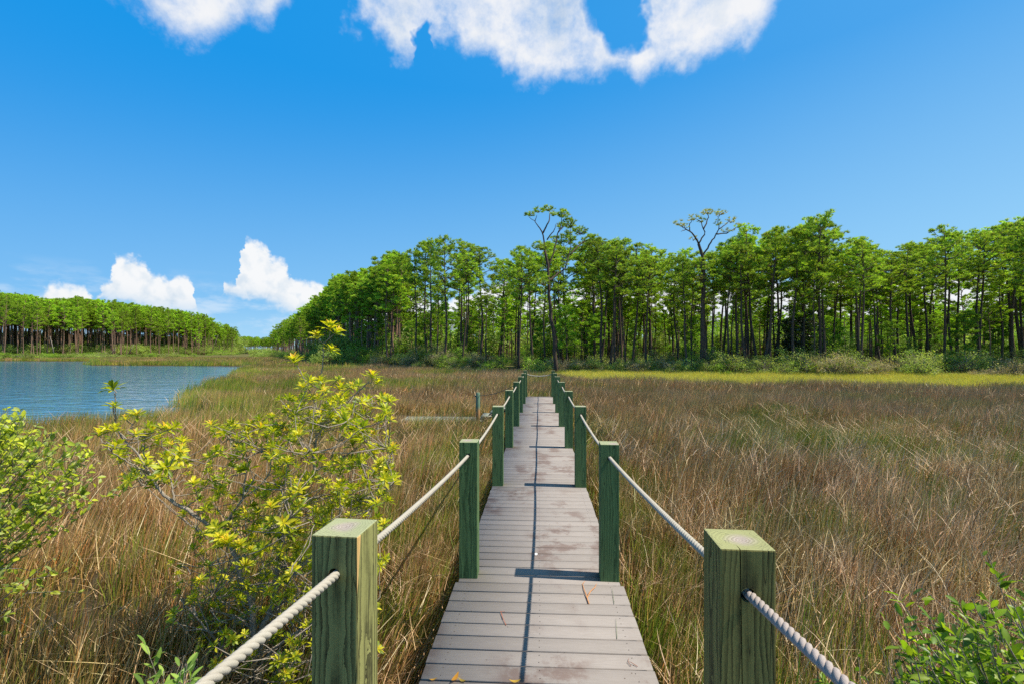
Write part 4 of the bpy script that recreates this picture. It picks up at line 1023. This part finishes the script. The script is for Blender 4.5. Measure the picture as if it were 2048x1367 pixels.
def wax_shrub():
    Z0 = 3.25; bx, by = ground_xy(520, Z0); g = -.72
    root = thing('yellow_green_shrub', 'large yellow-green shrub with whorled narrow leaves and pale branches left of the front post', 'shrub', (bx, by, g)); org = np.array([bx, by, g])
    rg3 = np.random.default_rng(21); br, lf = MB(), MB()
    def P3(px, py, Z): return np.array(spot(px, py, Z)) - org
    def path(pts, Za, Zb, r0, r1, m=br):
        n = len(pts); P = np.array([P3(px, py, Za + (Zb - Za) * i / (n - 1)) for i, (px, py) in enumerate(pts)])
        s = np.linspace(0, 1, n); s2 = np.linspace(0, 1, 4 * n); Q = np.stack([np.interp(s2, s, P[:, i]) for i in range(3)], -1)
        K = np.array([.25, .5, .25]); 
        for _ in range(2):
            Q[1:-1] = K[0] * Q[:-2] + K[1] * Q[1:-1] + K[2] * Q[2:]
        Q[1:-1] += rg3.normal(0, .0022, Q[1:-1].shape); m.tube(Q, np.linspace(r0, r1, len(Q)), 7); skel.append((Q, r0)); return Q
    skel = []
    b0 = (520, 1398)
    path([b0, (511, 1348), (508, 1257), (500, 1190), (491, 1178), (481, 1150), (471, 1110), (452, 1075), (437, 1062)], 3.25, 3.1, .02, .013)
    path([(437, 1062), (411, 1045), (369, 1013), (347, 1004), (321, 982), (301, 950), (290, 931), (274, 903), (255, 887), (240, 865)], 3.1, 3.0, .0125, .0055)
    path([(255, 878), (237, 862), (232, 840), (231, 796), (229, 785)], 3.0, 2.95, .0045, .003)
    path([(229, 840), (227, 815), (226, 800)], 3.0, 2.95, .003, .002)
    path([(255, 865), (262, 852), (271, 842)], 3.0, 3.05, .0035, .002)
    path([(301, 950), (270, 930), (245, 918), (225, 905), (215, 884)], 3.05, 2.8, .005, .003)
    path([(347, 1004), (347, 981), (337, 944), (330, 925)], 3.1, 3.2, .006, .003)
    path([(321, 960), (300, 930), (285, 905), (290, 895)], 3.05, 3.15, .004, .003)
    path([(437, 1062), (463, 1028), (488, 994), (497, 975), (513, 947)], 3.1, 3.3, .009, .004)
    path([(488, 994), (488, 966), (494, 940), (494, 915)], 3.2, 3.3, .006, .003)
    path([(494, 918), (463, 887), (452, 868)], 3.3, 3.25, .0045, .0025)
    path([(488, 994), (520, 972), (541, 945), (541, 918), (555, 890), (567, 871)], 3.2, 3.5, .006, .003)
    path([b0, (522, 1310), (522, 1252), (545, 1220), (552, 1150), (559, 1093), (571, 1060), (582, 1029), (595, 997), (614, 966), (630, 941)], 3.25, 3.3, .022, .012)
    path([(630, 941), (626, 919), (630, 887), (642, 856), (661, 834), (696, 802), (722, 777), (738, 762)], 3.3, 3.35, .01, .0035)
    path([(642, 856), (636, 821), (625, 795), (620, 783), (608, 758), (598, 736), (592, 728)], 3.3, 3.2, .006, .003)
    path([(636, 821), (645, 796), (642, 760), (645, 725), (647, 700), (648, 683)], 3.3, 3.3, .0055, .003)
    path([(630, 941), (658, 928), (680, 917), (695, 909), (715, 893)], 3.3, 3.5, .0085, .004)
    path([(658, 928), (668, 900), (683, 871)], 3.4, 3.6, .006, .003)
    path([(661, 834), (700, 815), (735, 800), (752, 790)], 3.3, 3.6, .005, .003)
    path([(680, 917), (710, 900), (740, 870), (762, 838)], 3.45, 3.6, .005, .003)
    path([(595, 997), (633, 994), (652, 988), (680, 985), (720, 1000)], 3.3, 3.2, .007, .003)
    path([(582, 1029), (570, 1000), (560, 975), (548, 955)], 3.3, 3.5, .005, .003)
    path([(520, 1330), (540, 1305), (559, 1288), (593, 1263), (614, 1252), (660, 1225), (690, 1180)], 3.2, 2.9, .013, .006)
    path([b0, (470, 1330), (440, 1290), (400, 1240), (360, 1195)], 3.25, 2.9, .009, .004)
    path([(508, 1257), (480, 1235), (450, 1225), (420, 1218)], 3.25, 3.0, .006, .003)
    path([(508, 1240), (470, 1215), (440, 1195), (425, 1185)], 3.25, 2.9, .005, .0025)
    path([b0, (560, 1350), (600, 1330), (650, 1300)], 3.25, 3.1, .01, .005)
    nmain = len(skel)
    gcol = np.array([(.50, .54, .02), (.62, .60, .025), (.34, .42, .02), (.74, .67, .03), (.20, .28, .02)]); ycol = np.array([(.88, .70, .04), (.88, .54, .05), (.82, .74, .04), (.80, .72, .04)])
    # leading shoots traced from the picture: px, py, Z, leaf count, leaf length
    tops = [(226, 776, 2.95, 15, .105), (228, 812, 2.95, 12, .08), (275, 829, 3.05, 14, .1), (252, 838, 3.0, 10, .07), (199, 868, 2.8, 14, .09), (215, 858, 2.85, 10, .08), (303, 862, 3.1, 14, .09), (330, 915, 3.2, 14, .08), (290, 880, 3.1, 12, .08),
            (366, 882, 3.3, 13, .09), (447, 865, 3.25, 15, .1), (463, 850, 3.3, 12, .09), (520, 838, 3.4, 15, .1), (545, 835, 3.5, 14, .1), (500, 850, 3.4, 14, .1), (560, 855, 3.5, 14, .09), (489, 870, 3.3, 12, .09),
            (589, 722, 3.2, 20, .12), (661, 655, 3.3, 22, .115), (634, 674, 3.3, 16, .11), (662, 700, 3.3, 16, .1), (672, 665, 3.3, 12, .1), (744, 752, 3.35, 20, .11), (755, 765, 3.35, 12, .09), (642, 762, 3.25, 16, .1),
            (607, 775, 3.2, 14, .1), (680, 775, 3.4, 16, .1), (690, 795, 3.4, 14, .1), (665, 800, 3.35, 12, .09), (765, 795, 3.6, 16, .1), (735, 800, 3.6, 14, .1), (760, 838, 3.6, 16, .1), (780, 840, 3.6, 12, .09), (720, 880, 3.5, 18, .12), (700, 860, 3.6, 16, .11), (705, 890, 3.5, 16, .11), (740, 895, 3.5, 14, .1),
            (750, 945, 3.5, 15, .09), (760, 970, 3.4, 14, .09), (720, 1000, 3.2, 16, .09), (775, 1000, 3.3, 14, .08), (455, 1085, 2.55, 22, .1), (440, 1075, 2.6, 16, .09), (480, 1090, 2.6, 16, .08), (490, 1130, 2.7, 16, .08), (360, 1185, 2.9, 14, .07), (400, 1160, 2.9, 14, .07), (430, 1150, 2.9, 12, .06), (500, 1100, 2.8, 12, .07)]
    for px, py, Z, n, L in tops:
        L *= .84; n += 4; p = P3(px, py, Z)
        # nearest branch point gives the shoot
        best = min(((np.linalg.norm(Q[i] - p) + (0 if Q[i][2] < p[2] - .02 else .3), Q[i]) for Q, _ in skel[:nmain] for i in range(0, len(Q), 2)), key=lambda t_: t_[0])[1]
        mid_ = best * .4 + p * .6 + [0, 0, -.02] + rg3.normal(0, .01, 3); br.tube([best, mid_, p], [.0035, .003, .0022], 5, cap=False)
        ax = unit(p - mid_) * .5 + [0, 0, .7] + rg3.normal(0, .22, 3); yg = ycol if rg3.uniform() < .7 else None
        rosette(lf, p, ax, n, L, gcol, yg, rg3)
    # the rest of the foliage: many smaller shoots on side twigs
    zones = [(380, 600, 1030, 1200, 90), (560, 790, 790, 1010, 165), (225, 370, 850, 980, 62), (420, 600, 840, 1030, 105), (470, 660, 1000, 1200, 115), (560, 770, 1000, 1150, 90), (540, 760, 1120, 1400, 120), (400, 540, 1180, 1390, 65), (340, 440, 1120, 1260, 26), (590, 720, 750, 860, 46), (470, 700, 1200, 1420, 60), (350, 420, 930, 1040, 14), (650, 790, 900, 1080, 40)]
    for xa, xb, ya, yb, n in zones:
        for k in range(n):
            px, py = rg3.uniform(xa, xb), rg3.uniform(ya, yb); Z = rg3.normal(3.25, .33); Z = min(max(Z, 2.45), 4.1)
            if px > 600 and py > 1010: Z = max(Z, 2.7)
            p = P3(px, py, Z)
            cand = [(np.linalg.norm(Q[i] - p) + (0 if Q[i][2] < p[2] else .25), Q[i]) for Q, _ in skel for i in range(0, len(Q), 3)]
            dd, best = min(cand, key=lambda t_: t_[0])
            if dd > .75: continue
            mid_ = best * .45 + p * .55 + rg3.normal(0, .025, 3) + [0, 0, -.03]; T = np.array([best, best * .75 + mid_ * .25 + rg3.normal(0, .01, 3), mid_, p]); br.tube(T, [.0038, .0034, .0028, .002], 4, cap=False)
            if rg3.uniform() < .25: skel.append((T, .004))
            if rg3.uniform() < .12: continue
            low = py > 1100
            rosette(lf, p, unit(p - mid_) * .6 + [0, 0, .6] + rg3.normal(0, .3, 3), int(rg3.integers(11, 19)), rg3.uniform(.048, .08) * (.8 if low else 1), gcol, ycol if rg3.uniform() < (.5 if not low else .35) else None, rg3)
    # bare dead twigs low down
    tw = MB()
    for k in range(95):
        p = P3(rg3.uniform(380, 700), rg3.uniform(1120, 1400), rg3.uniform(2.7, 3.6)); d = unit(rg3.normal(0, 1, 3) + [0, 0, .6]); L = rg3.uniform(.1, .35); c_ = rg3.normal(0, .03, 3)
        q1 = p + d * L * .5 + c_; q2 = p + d * L; tw.tube([p, q1, q2], [.003, .0025, .0012], 4, cap=False)
        for _ in range(3): a = p + (q2 - p) * rg3.uniform(.3, 1); tw.tube([a, a + unit(d + rg3.normal(0, .7, 3)) * L * .45], [.0018, .0009], 3, cap=False)
    br.build('branches', M_twig, root, smooth=True); lf.build('foliage', M_leaf, root); tw.build('dead_twigs', M_dead, root)
wax_shrub()

def stem_bush(name, label, base_px, base_Z, ends, nst, leaf, asp, cols, seed, nleaf, rough_up, r0=.006, basez=-.72, bark=None, spread=.07, prof=None):
    """several wands fanning out of one foot, leaves set along each wand"""
    bx, by = ground_xy(base_px, base_Z); org = np.array([bx, by, basez]); root = thing(name, label, 'shrub', tuple(org)); rg3 = np.random.default_rng(seed); br, lf = MB(), MB()
    B, D, U, L, C = [], [], [], [], []
    for k in range(nst):
        (xa, ya, Za), (xb, yb, Zb) = ends; u = rg3.uniform(); px = xa + (xb - xa) * u; py = (np.interp(u, [0, .5, 1], [ya, (ya + yb) / 2 - rough_up, yb])) + abs(rg3.normal(0, 1)) * spread * 1000; Z = Za + (Zb - Za) * u + rg3.normal(0, .25)
        e = np.array(spot(px, py, max(Z, 1.2))) - org; o = rg3.normal(0, .06, 3) * [1, 1, 0]
        m = o + (e - o) * .5 + rg3.normal(0, .07, 3) + [0, 0, -.1]; t = np.linspace(0, 1, 9)[:, None]
        Q = (1 - t) ** 2 * o + 2 * t * (1 - t) * m + t ** 2 * e; br.tube(Q, np.linspace(r0, .0015, 9), 5, cap=False)
        subs = [Q]
        for _ in range(5):
            s = rg3.integers(3, 8); a = Q[s]; dv = unit((Q[s] - Q[s - 1]) / .1 * .3 + rg3.normal(0, .6, 3) + [0, 0, .35]); l_ = rg3.uniform(.12, .34); S_ = np.array([a, a + dv * l_ * .5 + rg3.normal(0, .015, 3), a + dv * l_ + [0, 0, .02]]); br.tube(S_, [.0028, .002, .001], 4, cap=False); subs.append(S_)
        for S_ in subs:
            main = S_ is Q; n = nleaf if main else nleaf // 2; ts = rg3.uniform(.4 if main else .1, 1, n) ** .8; idx = ts * (len(S_) - 1); i0 = np.minimum(idx.astype(int), len(S_) - 2); fr = (idx - i0)[:, None]
            p = S_[i0] * (1 - fr) + S_[i0 + 1] * fr; ax = unit(S_[i0 + 1] - S_[i0]); d = unit(ax * rg3.uniform(.3, .9, (n, 1)) + unit(rg3.normal(size=(n, 3))) * .9 + [0, 0, .15])
            B.append(p); D.append(d); U.append(rg3.normal(0, .5, (n, 3)) + [0.25, 0, 1]); L.append(leaf * rg3.uniform(.6, 1.25, n)); C.append(cols[rg3.integers(0, len(cols), n)] * rg3.uniform(.8, 1.2, (n, 1)) * (1 + .35 * (ts[:, None] - .6)))
    B, D, U, L, C = map(np.concatenate, (B, D, U, L, C))
    leaf_batch(lf, B, D, U, L, L * asp, C, curl=.15, prof=prof or ([0, .15, .5, .8, 1], [.15, .6, 1, .8, .2]))
    br.build('branches', bark or M_dead, root, smooth=True); lf.build('foliage', M_leaf, root)
    return root
gb = np.array([(.36, .43, .04), (.50, .55, .05), (.22, .29, .04), (.64, .67, .05), (.44, .50, .14)])
stem_bush('leafy_green_shrub', 'dense light green leafy shrub leaning in at the left edge', -330, 3.4, ((-200, 830, 3.5), (215, 905, 3.6)), 84, .048, .5, gb, 31, 30, 60, spread=.06)
stem_bush('leafy_green_shrub', 'smaller tangle of green sprigs low at the left edge below the leafy shrub', -330, 3.0, ((-150, 990, 3.1), (130, 1060, 3.1)), 16, .042, .5, gb * .85, 32, 20, 20, spread=.04)
gr2 = np.array([(.17, .29, .02), (.25, .39, .02), (.09, .17, .02), (.36, .48, .03)])
stem_bush('bright_green_shrub', 'bright green toothed-leaf shrub in the bottom right corner', 2250, 1.85, ((1760, 1240, 1.75), (2150, 1140, 2.1)), 46, .05, .42, gr2, 33, 24, 10, spread=.075, basez=-.7, bark=M_twig)
stem_bush('bright_green_shrub', 'low green sprigs in front of the bright shrub at the bottom right', 2050, 1.75, ((1700, 1330, 1.6), (1960, 1300, 1.8)), 22, .045, .42, gr2 * .9, 34, 20, 5, spread=.04, basez=-.7, bark=M_twig)
stem_bush('green_sprigs', 'small pale green sprigs at the bottom under the thick left rope', 330, 1.9, ((290, 1345, 1.9), (400, 1320, 2.0)), 8, .06, .3, np.array([(.22, .34, .06), (.3, .42, .08), (.16, .26, .05)]), 35, 12, 15, spread=.02, basez=-.7, bark=M_twig)
# long green rush blades that stand out by the right front post
for i, (a, b, Z, label) in enumerate([((1340, 1480), (1412, 1300), 1.7, 'long bright green rush blade arching behind the right front post'), ((1560, 1330), (1615, 1170), 2.2, 'arched yellow-green rush blade right of the right front post')]):
    A, B_ = np.array(spot(*a, Z)), np.array(spot(*b, Z)); A2 = A.copy(); A2[2] = -.7; mb = MB()
    mb.blades(np.zeros((1, 3)), np.array([(B_ - A2) + [0, 0, .1]]), [1.], [.011], np.array([[0., 0, -.1]]), 8, np.array([(.28, .36, .05)]), side=np.array([[1., 0, 0]]))
    o = mb.build('rush_blade', M_leaf); o.location = tuple(A2); tag(o, label, 'rush blade')
print('objects', len(SC.objects))
